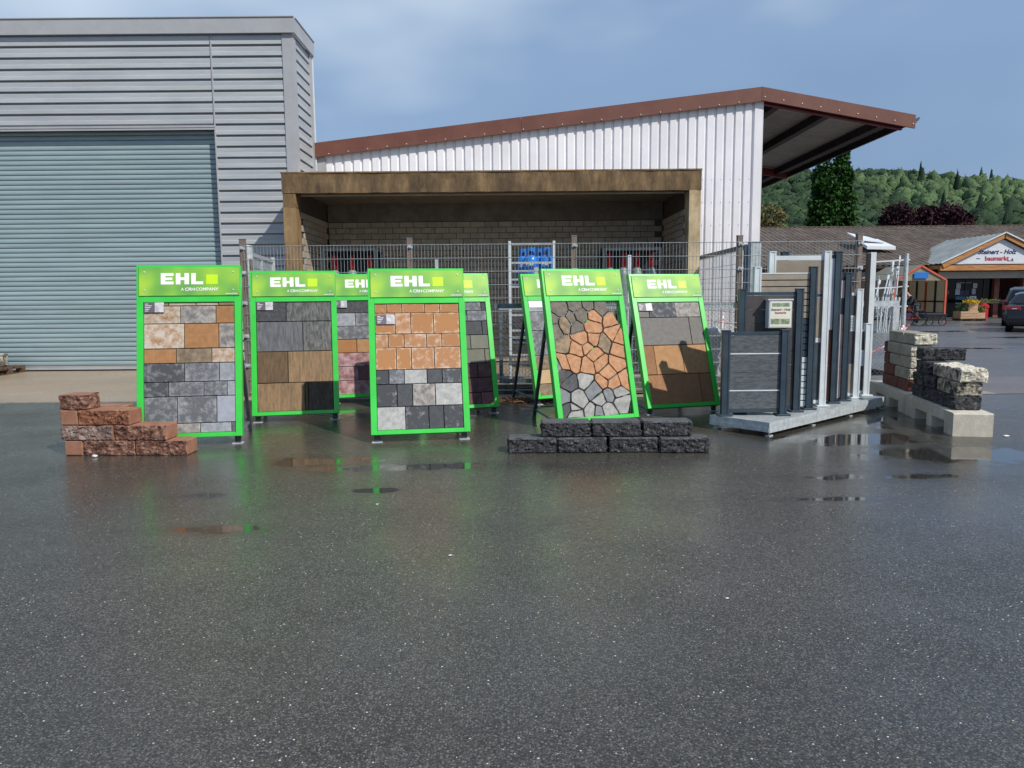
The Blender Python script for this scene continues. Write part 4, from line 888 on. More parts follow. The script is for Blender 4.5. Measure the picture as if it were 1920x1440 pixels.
for i, (x, y, zt) in enumerate(PB):
    wd = .645; s = thing('fence_panel_sample', plab[i], 'fence panel', (x-wd, y, 0), 0, 'fence panel samples on the platform'); a, c = .04, wd-.04
    pl, pr_ = [(ANTH, ANTH), (ANTH, ANTH), (WHITEP, ANTH), (WHITEP, WHITEP), (ANTH, ANTH), (ANTH, ANTH), (WHITEP, WHITEP), (WHITEP, WHITEP)][i]
    post(0, zt, pl, s); post(wd, zt, pr_, s); z0 = zd+.035
    if i == 0:
        sp = []; hs = [(z0, z0+.04, ANTH, 'bottom_rail')]; q = z0+.04; step = (zt-.06-q)/4
        for k in range(4): sp.append((q+k*step+(.006 if k in (1, 3) else 0), q+(k+1)*step, WPC, 'board'))
        boards(s, a, c, hs+sp+[(zt-.06, zt-.02, ANTH, 'top_rail')])
        for k in (1, 3): MB().box(a, c, -.016, -.006, q+k*step-.004, q+k*step+.009).part('trim_strip', WHITEP, s)
    elif i == 1:
        q = z0+.035; n = 8; step = (zt-.075-q)/n
        boards(s, a, c, [(z0, q, ANTH, 'bottom_rail')]+[(q+k*step, q+(k+1)*step, TAUPED, 'board') for k in range(n)]+[(zt-.075, zt-.035, ANTH, 'top_rail')])
        bx_ = MB().cbox(.26, .52, -.13, -.02, 1.12, 1.43, .006).part('brochure_box', WHITEP, s); MB().box(.25, .53, -.14, -.018, 1.43, 1.445).part('lid', WHITEP, bx_)
        GR = mat('leaflet_photo_print', '6f7c66', 'a7b08f', sc=26, rough=.3)
        pg = MB().box(.275, .505, -.1325, -.131, 1.135, 1.42).part('leaflet', mat('leaflet_paper', 'dcdcc8', 'e6e6d6', rough=.3), bx_)
        MB().box(.295, .49, -.1335, -.1326, 1.36, 1.40).box(.285, .385, -.1335, -.1326, 1.165, 1.225).box(.392, .495, -.1335, -.1326, 1.165, 1.225).part('leaflet_photo', GR, bx_)
        link('lettering', text_mesh('Steinert - Holz', .036, mat('dark_print', '1d2233', rough=.4), bold=.0006, shear=.3, align='CENTER'), bx_, T(.39, -.1335, 1.315))
        link('lettering', text_mesh('baumarkt', .033, mat('red_print', 'b3261f', rough=.4), bold=.0008, align='CENTER'), bx_, T(.39, -.1335, 1.282))
    elif i == 2:
        q = z0; step = .0735; sp = []; k = 0
        while q+step < zt-.02:
            f_ = (q-z0)/(zt-z0); m = WHITEP if f_ < .33 else (ANTH if f_ < .63 else BEIGE); sp.append((q, q+step-.008, m, 'slat')); q += step
        boards(s, a, c, sp); MB().box(a, c, -.014, .014, q-.006, q+.008).part('top_rail', WHITEP, s); MB().box(a, c, .012, .016, z0, q).part('backing_strip', BLKPL, s)
    elif i == 3:
        boards(s, a, c, [(z0, z0+.045, WHITEP, 'bottom_rail'), (z0+.045, .56, ANTHB, 'board'), (.56, .92, ANTHB, 'board'), (.92, .98, WHITEP, 'middle_rail'), (.98, 1.46, BEIGE2, 'board'), (1.46, 1.50, ANTH, 'middle_rail'), (1.50, 1.89, BEIGE2, 'board'), (1.89, 1.945, WHITEP, 'top_rail')])
    elif i == 4:
        boards(s, a, c, [(z0, .62, REDWOOD, 'board'), (.62, 1.06, REDWOOD, 'board'), (1.06, 1.92, LAV, 'board'), (1.92, 1.96, ANTH, 'top_rail')])
    elif i == 5:
        boards(s, a, c, [(z0, .58, PINKB, 'board'), (.58, .83, PINKB, 'board'), (.83, 1.05, PINKB, 'board'), (1.05, 1.24, PINKB, 'board'), (1.25, 1.43, ANTH, 'perforated_band'), (1.44, 1.66, PINKB, 'board'), (1.66, 1.70, ANTH, 'top_rail')])
        dt = MB()
        for k in range(26): dt.tube((a+.03+(k*.073) % .48, -.0115, 1.27+(k*.041) % .15), (a+.03+(k*.073) % .48, -.0135, 1.27+(k*.041) % .15), .008, 6)
        dt.part('perforation', WHITEP, s, kind='stuff')
    elif i == 6:
        boards(s, a, c, [(z0, z0+.04, WHITEP, 'bottom_rail'), (z0+.04, .6, BEIGE, 'board'), (.6, 1.02, TAUPED, 'board'), (1.02, 1.22, WHITEP, 'perforated_band'), (1.22, 1.47, TAUPED, 'board'), (1.47, 1.51, WHITEP, 'top_rail')])
        dt = MB()
        for k in range(8):
            for q in range(26): dt.box(a+.03+q*.02, a+.04+q*.02, -.0135, -.0115, 1.045+k*.02, 1.053+k*.02)
        dt.part('perforation', BLKPL, s, kind='stuff')
    else:
        boards(s, a, c, [(z0, z0+.035, WHITEP, 'bottom_rail'), (z0+.035, .55, TAUPED, 'board'), (.55, .58, WHITEP, 'trim_strip'), (.58, .73, LAV, 'board'), (.73, .76, WHITEP, 'trim_strip'), (.76, 1.0, TAUPED, 'board'), (1.0, 1.03, WHITEP, 'top_rail')])
o = MB().cbox(0, .14, 0, .08, 0, .03, .01).part('rubber_pad', BLACK); o.location = (2.50, 8.30, zd+.001); tag(o, 'black rubber pad lying on the platform below the lowest sample', 'pad')

# ================================================================ PALLET WITH CONCRETE BLOCK (left edge)
pal = thing('pallet', 'old dark wooden pallet in front of the shutter at the left edge', 'pallet', (-11.3, 14.75, 0))
for i in range(5): MB().cbox(0, 1.05, i*.2, i*.2+.13, .125, .147).part('deck_board', PALLET, pal)
for xx in (0, .46, .93):
    for yy in (0, .4, .8): MB().box(xx, xx+.12, yy, yy+.12, .022, .105).part('spacer_block', PALLET, pal)
    MB().box(xx, xx+.12, 0, .93, .0, .02).part('skid', PALLET, pal); MB().box(xx, xx+.12, 0, .93, .105, .125).part('stringer', PALLET, pal)
rb = rock(.85, .7, .27, ('f', 't', 'r'), .012, 16, 10, 8, seed=77, ch=.02); o = rb.part('concrete_block', mat('mossy_paint_splashed_concrete', '5f5a52', 'b8b8ac', sc=7, rng=(.5, .56), rough=.85, bump=.4), smooth=False); o.location = (-11.30, 14.8, .149); tag(o, 'mossy concrete block with pale paint patches resting on the pallet', 'concrete block')
for k, (x, y, r_, l_) in enumerate(((-4.03, 7.02, .022, 'small white stone lying before the red stone stack'), (5.13, 7.66, .028, 'flat white stone beside the near concrete base'), (-.38, 4.2, .012, 'tiny pale pebble on the wet asphalt, centre foreground'), (1.05, 3.55, .009, 'tiny light pebble on the wet asphalt, right of centre'), (-1.0, 5.3, .01, 'pale leaf scrap on the wet asphalt near the display reflections'))):
    rb = rock(r_*2, r_*1.6, r_*(1.2 if k == 0 else .5), ('f', 'l', 'r', 't'), r_*.3, 4, 4, 4, seed=k, ch=r_*.4); o = rb.part('pebble', STONEW, smooth=True); o.location = (x, y, .001); tag(o, l_, 'pebble')

# ================================================================ DIY STORE
STW = mat('red_store_brick', '7a4640', '94605a', sc=5, rough=.85, vary=.1)
ROOFC = mat('weathered_corrugated_roof', '4f443b', '6f6256', sc=1.2, rough=.85, vary=.05, c3='5e5248')
ROOFP = mat('pale_tin_roof', '8e918c', 'a6a9a4', sc=1, rough=.5, metal=.2)
store = thing('store_building', 'long low store with brown corrugated roof and gabled entrance on the right', 'building', (26, 44, 0)); T0 = Vector((26, 44, 0))
def tp_(name, mb, m, parent=store, **k):
    mb.v = [tuple(Vector(v)-T0) for v in mb.v]; return mb.part(name, m, parent, **k)
EY, EZ, RYg, RZ = 44.4, 3.08, 56.4, 6.38
mb = MB(); n = int((62-8)/.09); vs = []
for i in range(n+1):
    x = 8+i*.09; o_ = .06*(i//2 % 2)
    # ribs run slightly oblique in the picture because they run up the slope
    vs += [(x, EY, EZ+o_), (x, RYg, RZ+o_)]
mb.add(vs, [(2*i, 2*i+2, 2*i+3, 2*i+1) for i in range(n)]); tp_('roof', mb, ROOFC)
tp_('roof', MB().add([(8, RYg, RZ), (62, RYg, RZ), (62, 68, 3), (8, 68, 3)], [(0, 1, 2, 3)]), ROOFC)
tp_('ridge_cap', MB().box(8, 62, RYg-.2, RYg+.2, RZ+.0, RZ+.06), ROOFC)
tp_('wall', MB().box(8, 23.0, 45.0, 45.2, 0, 3.0).box(32.6, 62, 45.3, 45.5, 0, 3.0), STW)
tp_('wall', MB().box(8, 62, 67, 67.2, 0, 3.0).box(8, 8.2, 45.2, 67, 0, 3.2), STW)
tp_('gutter', MB().box(8, 23.2, EY-.12, EY, EZ-.14, EZ-.02), DARKPURL)
tp_('wall_band', MB().box(9, 22.8, 44.9, 45.0, 2.2, 2.75), mat('pale_wall_band', 'a7a49c', 'b5b2aa', rough=.7))
tp_('skylight', MB().prism([(22.4, 47.6, 4.25), (24.2, 47.6, 4.2), (23.9, 49.4, 4.8), (22.4, 49.4, 4.85)], (0, 0, .2)).prism([(22.2, 48.3, 4.85), (23.8, 48.2, 4.65), (23.6, 50.0, 5.1), (22.1, 49.9, 5.4)], (0, 0, .08)), mat('white_skylight', 'd5d8dc', 'dee1e4', rough=.4))
# gabled porch: ridge along +Y at x = GX
GX, GY, GZ = 28.24, 43.5, 4.74; Lx = 24.78; Rx = 2*GX-Lx; ez = 3.11
def slope(x): return GZ-(abs(x-GX))*(GZ-ez)/(GX-Lx)
for sgn in (-1, 1):
    mb = MB(); n = 34; vs = []; y1 = 49.4
    for i in range(n+1):
        y = GY-.25+(y1-GY)*i/n; o_ = .045 if i % 3 == 0 else 0
        yy_ = y; xx = GX+sgn*(GX-Lx+.15)
        vs += [(GX, yy_, GZ+.10+o_), (xx, yy_, ez+.03+o_)]
    mb.add(vs, [(2*i, 2*i+1, 2*i+3, 2*i+2) for i in range(n)]); tp_('porch_roof', mb, ROOFP)
    tp_('verge_trim', MB().bar((GX, GY-.27, GZ+.14), (GX+sgn*(GX-Lx+.15), GY-.27, ez+.07), .04, .07), WHITEP)
    tp_('barge_board', MB().bar((GX, GY-.15, GZ-.02), (GX+sgn*(GX-Lx), GY-.15, ez-.10), .12, .26), LOGW)
tp_('sign_board', MB().prism([(Lx+.6, GY, ez+.0), (Rx-.6, GY, ez+.0), (GX, GY, GZ-.22)], (0, .06, 0)), mat('white_sign_board', 'c8cbd0', 'd2d5da', rough=.45))
sgn_ = thing('store_sign', 'white gable sign reading Steinert - Holz baumarkt in blue and red', 'sign', (GX, GY-.01, ez+.05))
MB().prism([(-2.2, 0, 0), (2.2, 0, 0), (1.2, 0, .62), (0.3, 0, 1.12), (-.3, 0, 1.12), (-1.2, 0, .62)], (0, .008, 0)).part('panel', mat('sign_panel', 'ccd0d6', 'd6d9de', rough=.45), sgn_)
link('lettering', text_mesh('Steinert - Holz', .36, mat('blue_print', '16235f', rough=.4), bold=.008, shear=.35, align='CENTER', depth=.004), sgn_, T(-.3, -.012, .52)); link('lettering', text_mesh('baumarkt', .36, mat('red_print_big', 'b52a2e', rough=.4), bold=.008, align='CENTER', depth=.004), sgn_, T(-.28, -.012, .15))
MB().box(-1.45, -1.25, -.012, -.004, .24, .28).part('small_print', mat('blue_print', '16235f'), sgn_); MB().box(.35, .7, -.012, -.004, .10, .13).tube((.62, -.01, .2), (.62, -.02, .2), .05, 10).part('small_print', mat('dark_print', '1d2233'), sgn_)
tp_('tie_beam', MB().box(Lx-.1, Rx+.1, GY-.14, GY+.12, ez-.36, ez-.06), LOGW); tp_('fascia_beam', MB().box(Lx+.3, 30.6, GY+.7, GY+.8, ez-.8, ez-.40), mat('pale_wall_band', 'a7a49c', 'b5b2aa', rough=.7))
for k in range(9): tp_('rafter', MB().bar((Lx-.02-.11*k, GY+.1+k*.9, ez-.1+.01*k), (Lx+.35-.11*k, GY+.1+k*.9, ez+.0), .14, .12), LOGW)
tp_('eaves_beam', MB().bar((Lx-.05, GY+.1, ez-.16), (Lx-.05, 45, ez-.16), .18, .2), LOGW)
for xx in (30.6,): tp_('timber_post', MB().tube((xx, GY+.1, 0), (xx, GY+.1, ez-.36), .16, 10), LOGW)
tp_('brick_pier', MB().cbox(29.1, 29.4, 45.3, 45.6, 0, 2.4), STW); tp_('brick_pier', MB().cbox(30.8, 32.6, 45.3, 45.6, 0, 2.7), STW); tp_('brick_pier', MB().cbox(24.4, 24.7, 45.3, 45.6, 0, 2.4), STW)
door = tp_('shop_front', MB().box(23.0, 29.1, 45.55, 45.6, 0, 2.6), GLASSD)
for xx in (26.4, 27.5, 28.6): tp_('door_frame', MB().box(xx-.03, xx+.03, 45.5, 45.55, 0, 2.5), BLKPL, door)
posters = [(24.35, 1.38, .36, .28, 'c9cfcb'), (24.75, 1.4, .22, .2, 'b7ab96'), (24.3, 1.02, .5, .08, '8f9392'), (24.3, .86, .55, .06, '7d8280'), (25.4, 1.72, .25, .33, 'b7bac0'), (25.36, 1.35, .26, .33, 'b0b3ba'), (26.35, 1.75, .24, .28, 'b5b8bd'), (26.3, 1.38, .22, .32, '9fa6ad'), (26.2, .72, .38, .52, 'd6d9de'), (25.4, 1.06, .72, .18, '2a6f86'), (25.62, 1.30, .52, .30, '2a2450'), (25.4, .8, .6, .07, '8a9092'), (25.4, .62, .35, .05, '9a9fa1'), (25.45, 2.05, .8, .05, '8b8f95')]
for (x, z, w_, h_, c_) in posters: tp_('poster', MB().box(x*1.06, (x+w_)*1.06, 45.51, 45.52, z, z+h_*1.06), mat('poster_'+c_, c_, rough=.5), door)
link('poster_print', text_mesh('OPEN' if False else '...', .1, WHITEINK), door, T(25.7-26, -.99, 1.35)) if False else None
# flower boxes, bags, grit bin
pl = thing('planter', 'tiered wooden crate planter with yellow flowers on a pallet before the entrance', 'planter', (23.75, 39.6, 0))
MB().cbox(0, .95, 0, .7, .12, .50).part('crate', PINE, pl)
for z in (.24, .37): MB().box(-.004, .954, -.006, .0, z, z+.008).part('joint', BLKPL, pl)
MB().cbox(.45, .95, .1, .6, .5, .92).part('crate', PINE, pl)
MB().box(-.05, 1.4, -.05, .75, .08, .12).box(-.02, .1, 0, .7, 0, .08).box(.55, .7, 0, .7, 0, .08).box(1.2, 1.35, 0, .7, 0, .08).part('pallet', PALLET, pl); MB().cbox(.98, 1.36, .1, .6, .12, .42).part('crate', PINE, pl)
def leafball(c, r, n, s_, flat=1., seed=0):
    rg = np.random.RandomState(seed); mb = MB()
    for i in range(n):
        d = rg.normal(size=3); d /= np.linalg.norm(d); q = r*rg.uniform(.55, 1.0); p = Vector((c[0]+d[0]*q, c[1]+d[1]*q, c[2]+d[2]*q*flat)); a = Vector(rg.normal(size=3)).normalized()*s_; b_ = Vector(rg.normal(size=3)).normalized()*s_
        mb.add([p, p+a, p+a+b_, p+b_], [(0, 1, 2, 3)])
    return mb
LEAFG = mat('leaf_green', '1f3a1c', '476b2c', sc=9, rough=.6); LEAFO = mat('olive_leaf', '4d5a22', '7d8336', sc=9, rough=.6); YEL = mat('yellow_petal', 'c9a10c', 'dcb81a', rough=.6)
leafball((.2, .2, .70), .28, 500, .05, seed=1).part('foliage', LEAFG, pl); leafball((.6, .15, 1.0), .42, 600, .045, .25, seed=2).part('blossom', YEL, pl); leafball((1.17, .3, .6), .27, 450, .05, seed=3).part('foliage', LEAFO, pl); leafball((.7, .3, 1.12), .3, 200, .05, .4, seed=4).part('foliage', mat('grey_leaf', '55564c', '85867a'), pl)
o = leafball((0, 0, .75), .28, 300, .09, .8, seed=6).part('plastic_bag', mat('light_blue_plastic', '4c93b5', '6eb2cf', rough=.35)); o.location = (26.1, 42.6, 0); tag(o, 'light blue bag on display left of the red item by the entrance', 'bag')
o = MB().lathe([(.26, 0), (.27, .55), (.22, .6)], n=14).lathe([(.3, .6), (.3, .75), (.1, .9)], n=14).part('barrel_grill', mat('red_enamel', '9c1520', 'b41c28', rough=.3)); o.location = (26.8, 42.6, 0); tag(o, 'red drum-shaped grill standing by the shop entrance', 'grill')
o = MB().box(0, 1.9, 0, .6, .85, .95).box(.05, .15, 0, .6, 0, .85).box(1.7, 1.8, 0, .6, 0, .85).part('plant_table', mat('dark_plant_table', '3c3f33', '4c5040')); o.location = (26.9, 43.4, 0); tag(o, 'low dark plant table along the shop front', 'table')
o = leafball((.9, .3, 1.0), .8, 700, .05, .12, seed=9).part('bedding_plants', LEAFO); o.location = (26.9, 43.4, 0); tag(o, 'green bedding plants spread on the plant table', 'plants')

# ================================================================ TROLLEY SHELTER
shl = thing('trolley_shelter', 'gabled trolley shelter with orange-red frames, cream panels and a blue sign', 'shelter', (20.5, 40.2, 0)); Ws = 2.72; eh, ah = 2.16, 2.92
POLY = mat('cream_polycarbonate', 'a59f88', 'b8b29a', sc=3, rough=.4)
_t = POLY.node_tree; _b = _t.nodes['Principled BSDF']; _tr = _t.nodes.new('ShaderNodeBsdfTranslucent'); _tr.inputs[0].default_value = (.62, .58, .48, 1); _mx = _t.nodes.new('ShaderNodeMixShader'); _mx.inputs[0].default_value = .4
_t.links.new(_b.outputs[0], _mx.inputs[1]); _t.links.new(_tr.outputs[0], _mx.inputs[2]); _t.links.new(_mx.outputs[0], _t.nodes['Material Output'].inputs[0])

def sframe(y, m, par, name='frame'):
    pts = [(0, y, 0), (0, y, eh), (Ws/2, y, ah), (Ws, y, eh), (Ws, y, 0)]; f = MB()
    for a, b_ in zip(pts[:-1], pts[1:]): f.bar(a, b_, .09, .09, up=(0, 1, 0))
    f.part(name, m, par)
for k in range(5): sframe(k*.95, ORANGEP if k % 2 == 0 else NAVY, shl)
ye = 3.8
MB().prism([(-.03, 0, eh+.03), (Ws/2, 0, ah+.05), (Ws/2, 0, ah+.065), (-.03, 0, eh+.045)], (0, ye, 0)).part('roof_panel', POLY, shl); MB().prism([(Ws+.03, 0, eh+.03), (Ws/2, 0, ah+.05), (Ws/2, 0, ah+.065), (Ws+.03, 0, eh+.045)], (0, ye, 0)).part('roof_panel', POLY, shl)
for k in range(4):
    MB().box(-.04, -.03, k*.95+.05, k*.95+.9, .42, eh).part('side_panel', POLY, shl); MB().box(Ws+.03, Ws+.04, k*.95+.05, k*.95+.9, .42, eh).part('side_panel', POLY, shl)
for k in range(3): MB().box(k*.9+.03, k*.9+.88, ye+.02, ye+.03, .42, eh).part('rear_panel', POLY, shl)
MB().prism([(0.06, .02, eh-.02), (Ws/2, .02, ah-.06), (Ws-.06, .02, eh-.02)], (0, .02, 0)).part('gable_panel', POLY, shl); MB().box(.98, 1.72, -.06, -.045, eh+.10, eh+.42).part('sign_panel', mat('blue_sign', '1e6fbf', '2476c6', rough=.4), shl)
MB().box(.1, Ws-.05, ye-.1, ye+.0, 0, .42).box(-.06, -.02, 0, ye, 0, .42).box(Ws+.02, Ws+.06, 0, ye, 0, .42).part('base_panel', NAVY, shl); MB().box(.1, Ws-.1, ye-.06, ye-.02, .98, 1.06).box(Ws-.06, Ws-.02, .1, ye, .98, 1.06).part('bumper_rail', NAVY, shl)
MB().box(.1, Ws-.1, .0, .05, .12, .42).part('kick_board', NAVY, shl)
mb = leafball((1.6, -.1, .12), .3, 200, .05, .5, seed=12); o = mb.part('weed', LEAFO); o.location = (20.5, 40.0, 0); tag(o, 'green weeds at the foot of the trolley shelter', 'weeds')

# ================================================================ GALVANISED POSTS on display beyond the gate
gr = thing('post_rack', 'galvanised display rack holding leaning steel posts beyond the gate', 'rack', (13.75, 28.6, 0))
for xx in (0, 1.2): MB().bar((xx, 0, 0), (xx, 0, 2.6), .06, .06).part('upright', GALV, gr)
for z in (1.0, 1.75, 2.75): MB().bar((-.05, 0, z-.08), (1.35, 0, z), .05, .05).part('rail', WHITEP, gr)
MB().bar((0, 0, 1.2), (1.2, 0, .2), .03, .03).part('brace', GALV, gr)
random.seed(21); pm = MB(); proto = None
me_p = MB().cbox(-.018, .018, -.018, .018, 0, 1.35).box(-.035, .035, -.035, .035, 0, .01).mesh('steel_post', GALV); me_q = MB().cbox(-.022, .022, -.022, .022, 0, 2.3).cbox(-.05, .05, -.03, -.02, 2.05, 2.3).mesh('steel_post', WHITEP)
ORD = ['first', 'second', 'third', 'fourth', 'fifth', 'sixth', 'seventh', 'eighth', 'ninth', 'tenth', 'eleventh', 'twelfth', 'thirteenth', 'fourteenth', 'fifteenth', 'sixteenth']
for i in range(16):
    o = link('steel_post', me_p); o.location = (13.78+i*.08, 28.2+.02*i, .01); o.rotation_euler = (-.12, R(8+random.uniform(-3, 5)), random.uniform(0, .4)); tag(o, 'short galvanised post, %s from the left in the leaning row below the rack' % ORD[i], 'post', 'short galvanised posts leaning in a row')
for i in range(12):
    o = link('steel_post', me_q); o.location = (13.6+i*.10, 28.75, .6); o.rotation_euler = (-.08, R(random.uniform(4, 18)), random.uniform(0, 1)); o.scale = (1, 1, .5+.045*i+random.uniform(-.08, .08)); tag(o, 'tall bright bracket post, %s from the left leaning in the rack' % ORD[i], 'post', 'tall galvanised posts leaning in the rack')

# ================================================================ PERSON, BICYCLE, TRAILER
def skin(name, pts, edges, rad, m, par, sub=2):
    me = bpy.data.meshes.new(name); me.from_pydata(pts, edges, []); o = bpy.data.objects.new(name, me); C.objects.link(o)
    md = o.modifiers.new('s', 'SKIN')
    for i, r_ in enumerate(rad):
        r_ = r_ if isinstance(r_, tuple) else (r_, r_); me.skin_vertices[0].data[i].radius = r_
    me.skin_vertices[0].data[0].use_root = True; s2 = o.modifiers.new('b', 'SUBSURF'); s2.levels = sub; s2.render_levels = sub
    dg = bpy.context.evaluated_depsgraph_get(); me2 = bpy.data.meshes.new_from_object(o.evaluated_get(dg)); bpy.data.objects.remove(o); me2.materials.clear(); me2.materials.append(m)
    me2.polygons.foreach_set('use_smooth', [True]*len(me2.polygons)); return link(name, me2, par)
per = thing('person', 'person in black jacket, cap and grey trousers bending over a bicycle', 'person', (18.72, 34.75, 0))
SKN = mat('skin', 'b98a76', 'c49684', rough=.55); JAC = mat('black_jacket', '0e0f12', '1a1b1f', sc=12, rough=.75); TRO = mat('grey_trousers', '3c3d40', '55565a', sc=10, rough=.8); SHO = mat('pale_shoe', 'a6a6a4', 'c0c0be', rough=.6)
J = {'pel': (0, 0, .92), 'ch': (-.17, 0, 1.17), 'nk': (-.33, 0, 1.36), 'hd0': (-.40, 0, 1.42), 'hd1': (-.45, 0, 1.50)}
bp = [(0, 0, .92), (-.12, 0, 1.08), (-.25, 0, 1.28), (-.35, 0, 1.39), (-.42, 0, 1.45), (-.47, 0, 1.52),
      (.0, .10, .88), (.05, .11, .48), (.02, .12, .09), (0, -.10, .88), (-.02, -.12, .48), (.04, -.12, .09),
      (-.26, .19, 1.27), (-.33, .24, 1.02), (-.52, .18, .90), (-.26, -.19, 1.27), (-.36, -.24, 1.02), (-.56, -.16, .93), (-.12, .12, .05), (-.10, -.12, .05)]
be = [(0, 1), (1, 2), (2, 3), (3, 4), (4, 5), (0, 6), (6, 7), (7, 8), (0, 9), (9, 10), (10, 11), (2, 12), (12, 13), (13, 14), (2, 15), (15, 16), (16, 17), (8, 18), (11, 19)]
br = [.13, (.14, .12), (.15, .12), .055, .09, .085, .085, .055, .04, .085, .055, .04, .05, .04, .028, .05, .04, .028, .035, .035]
skin('body', bp, be, br, SKN, per)
skin('jacket', [bp[0], bp[1], bp[2], (-.33, 0, 1.37), bp[12], bp[13], (-.49, .185, .91), bp[15], bp[16], (-.53, -.165, .94)], [(0, 1), (1, 2), (2, 3), (2, 4), (4, 5), (5, 6), (2, 7), (7, 8), (8, 9)], [(.19, .17), (.19, .165), (.2, .16), .085, .085, .068, .05, .085, .068, .05], JAC, per)
skin('trousers', [(0, 0, .90), bp[6], bp[7], (.02, .12, .10), bp[9], bp[10], (.04, -.12, .10)], [(0, 1), (1, 2), (2, 3), (0, 4), (4, 5), (5, 6)], [.165, .115, .085, .075, .115, .085, .075], TRO, per)
for k, (a, c) in enumerate((((.04, .12, .045), (-.16, .12, .04)), ((.06, -.12, .045), (-.14, -.12, .04)))): skin('shoe', [a, c], [(0, 1)], [.055, .045], SHO, per, 2)
skin('cap', [(-.455, 0, 1.53), (-.485, 0, 1.575), (-.60, 0, 1.50)], [(0, 1), (1, 2)], [.098, .08, (.06, .015)], BLACK, per)
for s_ in (-1, 1):
    hx, hy, hz = (-.53, .18, .895) if s_ > 0 else (-.575, -.16, .925)
    for q in range(4): skin('finger', [(hx, hy+(q-1.5)*.018, hz), (hx-.05-.005*q, hy+(q-1.5)*.02, hz-.015), (hx-.07, hy+(q-1.5)*.02, hz-.045)], [(0, 1), (1, 2)], [.011, .009, .008], SKN, per, 1)
    skin('thumb', [(hx+.01, hy-s_*.03, hz), (hx-.03, hy-s_*.055, hz+.005), (hx-.05, hy-s_*.05, hz-.015)], [(0, 1), (1, 2)], [.012, .01, .009], SKN, per, 1)
def wheel(par, c, r, ax='Y'):
    w_ = MB().torus(c, r, .02, ax, 24, 6).part('wheel', BLACK, par); f = MB().torus(c, r-.03, .008, ax, 24, 4)
    for i in range(10):
        a = 2*PI*i/10; d = Vector((math.cos(a), 0, math.sin(a)))*(r-.03) if ax == 'Y' else Vector((0, math.cos(a), math.sin(a)))*(r-.03); f.tube(c, Vector(c)+d, .004, 4)
    f.tube(Vector(c)-Vector((0, .04, 0)), Vector(c)+Vector((0, .04, 0)), .02, 8).part('rim', GALVD, w_); return w_
bk = thing('bicycle', 'dark bicycle with red frame details leaning at the gate post beside the person', 'bicycle', (17.75, 34.45, 0), R(-14))
RF = mat('red_bike_paint', '8c1a1c', 'a02023', rough=.35)
wheel(bk, (-.1, 0, .34), .34); wheel(bk, (.93, 0, .34), .34)
f = MB(); q = [(.93, 0, .34), (.42, 0, .30), (.25, 0, .82), (-.02, 0, .58), (.0, 0, .85)]
for a, b_ in (((.93, 0, .34), (.42, 0, .30)), ((.42, 0, .30), (.05, 0, .62)), ((.42, 0, .3), (.55, 0, .82)), ((.93, 0, .34), (.53, 0, .74)), ((.53, 0, .74), (.03, 0, .72))): f.tube(a, b_, .018, 8)
f.part('frame', RF, bk); MB().tube((-.1, 0, .34), (.06, 0, .80), .016, 8).part('fork', BLKPL, bk); MB().tube((.06, 0, .8), (.08, 0, .98), .014, 6).tube((.08, -.28, .98), (.08, .28, .98), .013, 6).box(-.08, .12, -.10, .1, .82, .92).part('handlebar', BLKPL, bk); MB().box(.45, .68, -.06, .06, .88, .93).tube((.56, 0, .8), (.57, 0, .9), .012, 6).part('saddle', BLKPL, bk); MB().torus((.42, 0, .3), .09, .008, 'Y', 16, 4).tube((.42, -.1, .3), (.52, -.12, .18), .01, 5).tube((.42, .1, .3), (.32, .12, .42), .01, 5).part('crank', BLKPL, bk)
MB().box(.75, 1.15, -.09, .09, .66, .69).tube((.95, -.08, .34), (.95, -.08, .66), .008, 5).tube((.95, .08, .34), (.95, .08, .66), .008, 5).part('carrier', BLKPL, bk)
trl = thing('bike_trailer', 'black box bicycle trailer on small spoked wheels behind the bicycle', 'trailer', (18.85, 34.2, 0), R(-4))
wheel(trl, (.22, -.02, .18), .17); wheel(trl, (.80, -.02, .18), .17); MB().cbox(.0, 1.0, .04, .6, .24, .50, .01).part('box', BLKPL, trl); MB().box(-.02, 1.02, .02, .62, .50, .53).box(-.1, 1.12, -.03, -.01, .28, .31).part('rim_rail', DARKSTEEL, trl)
for xx in (.52, .86): MB().tube((xx, .04, .38), (xx, .03, .38), .02, 10).part('reflector', REDCAP, trl)
MB().tube((0, .3, .3), (-.45, .3, .34), .018, 6).part('drawbar', DARKSTEEL, trl)

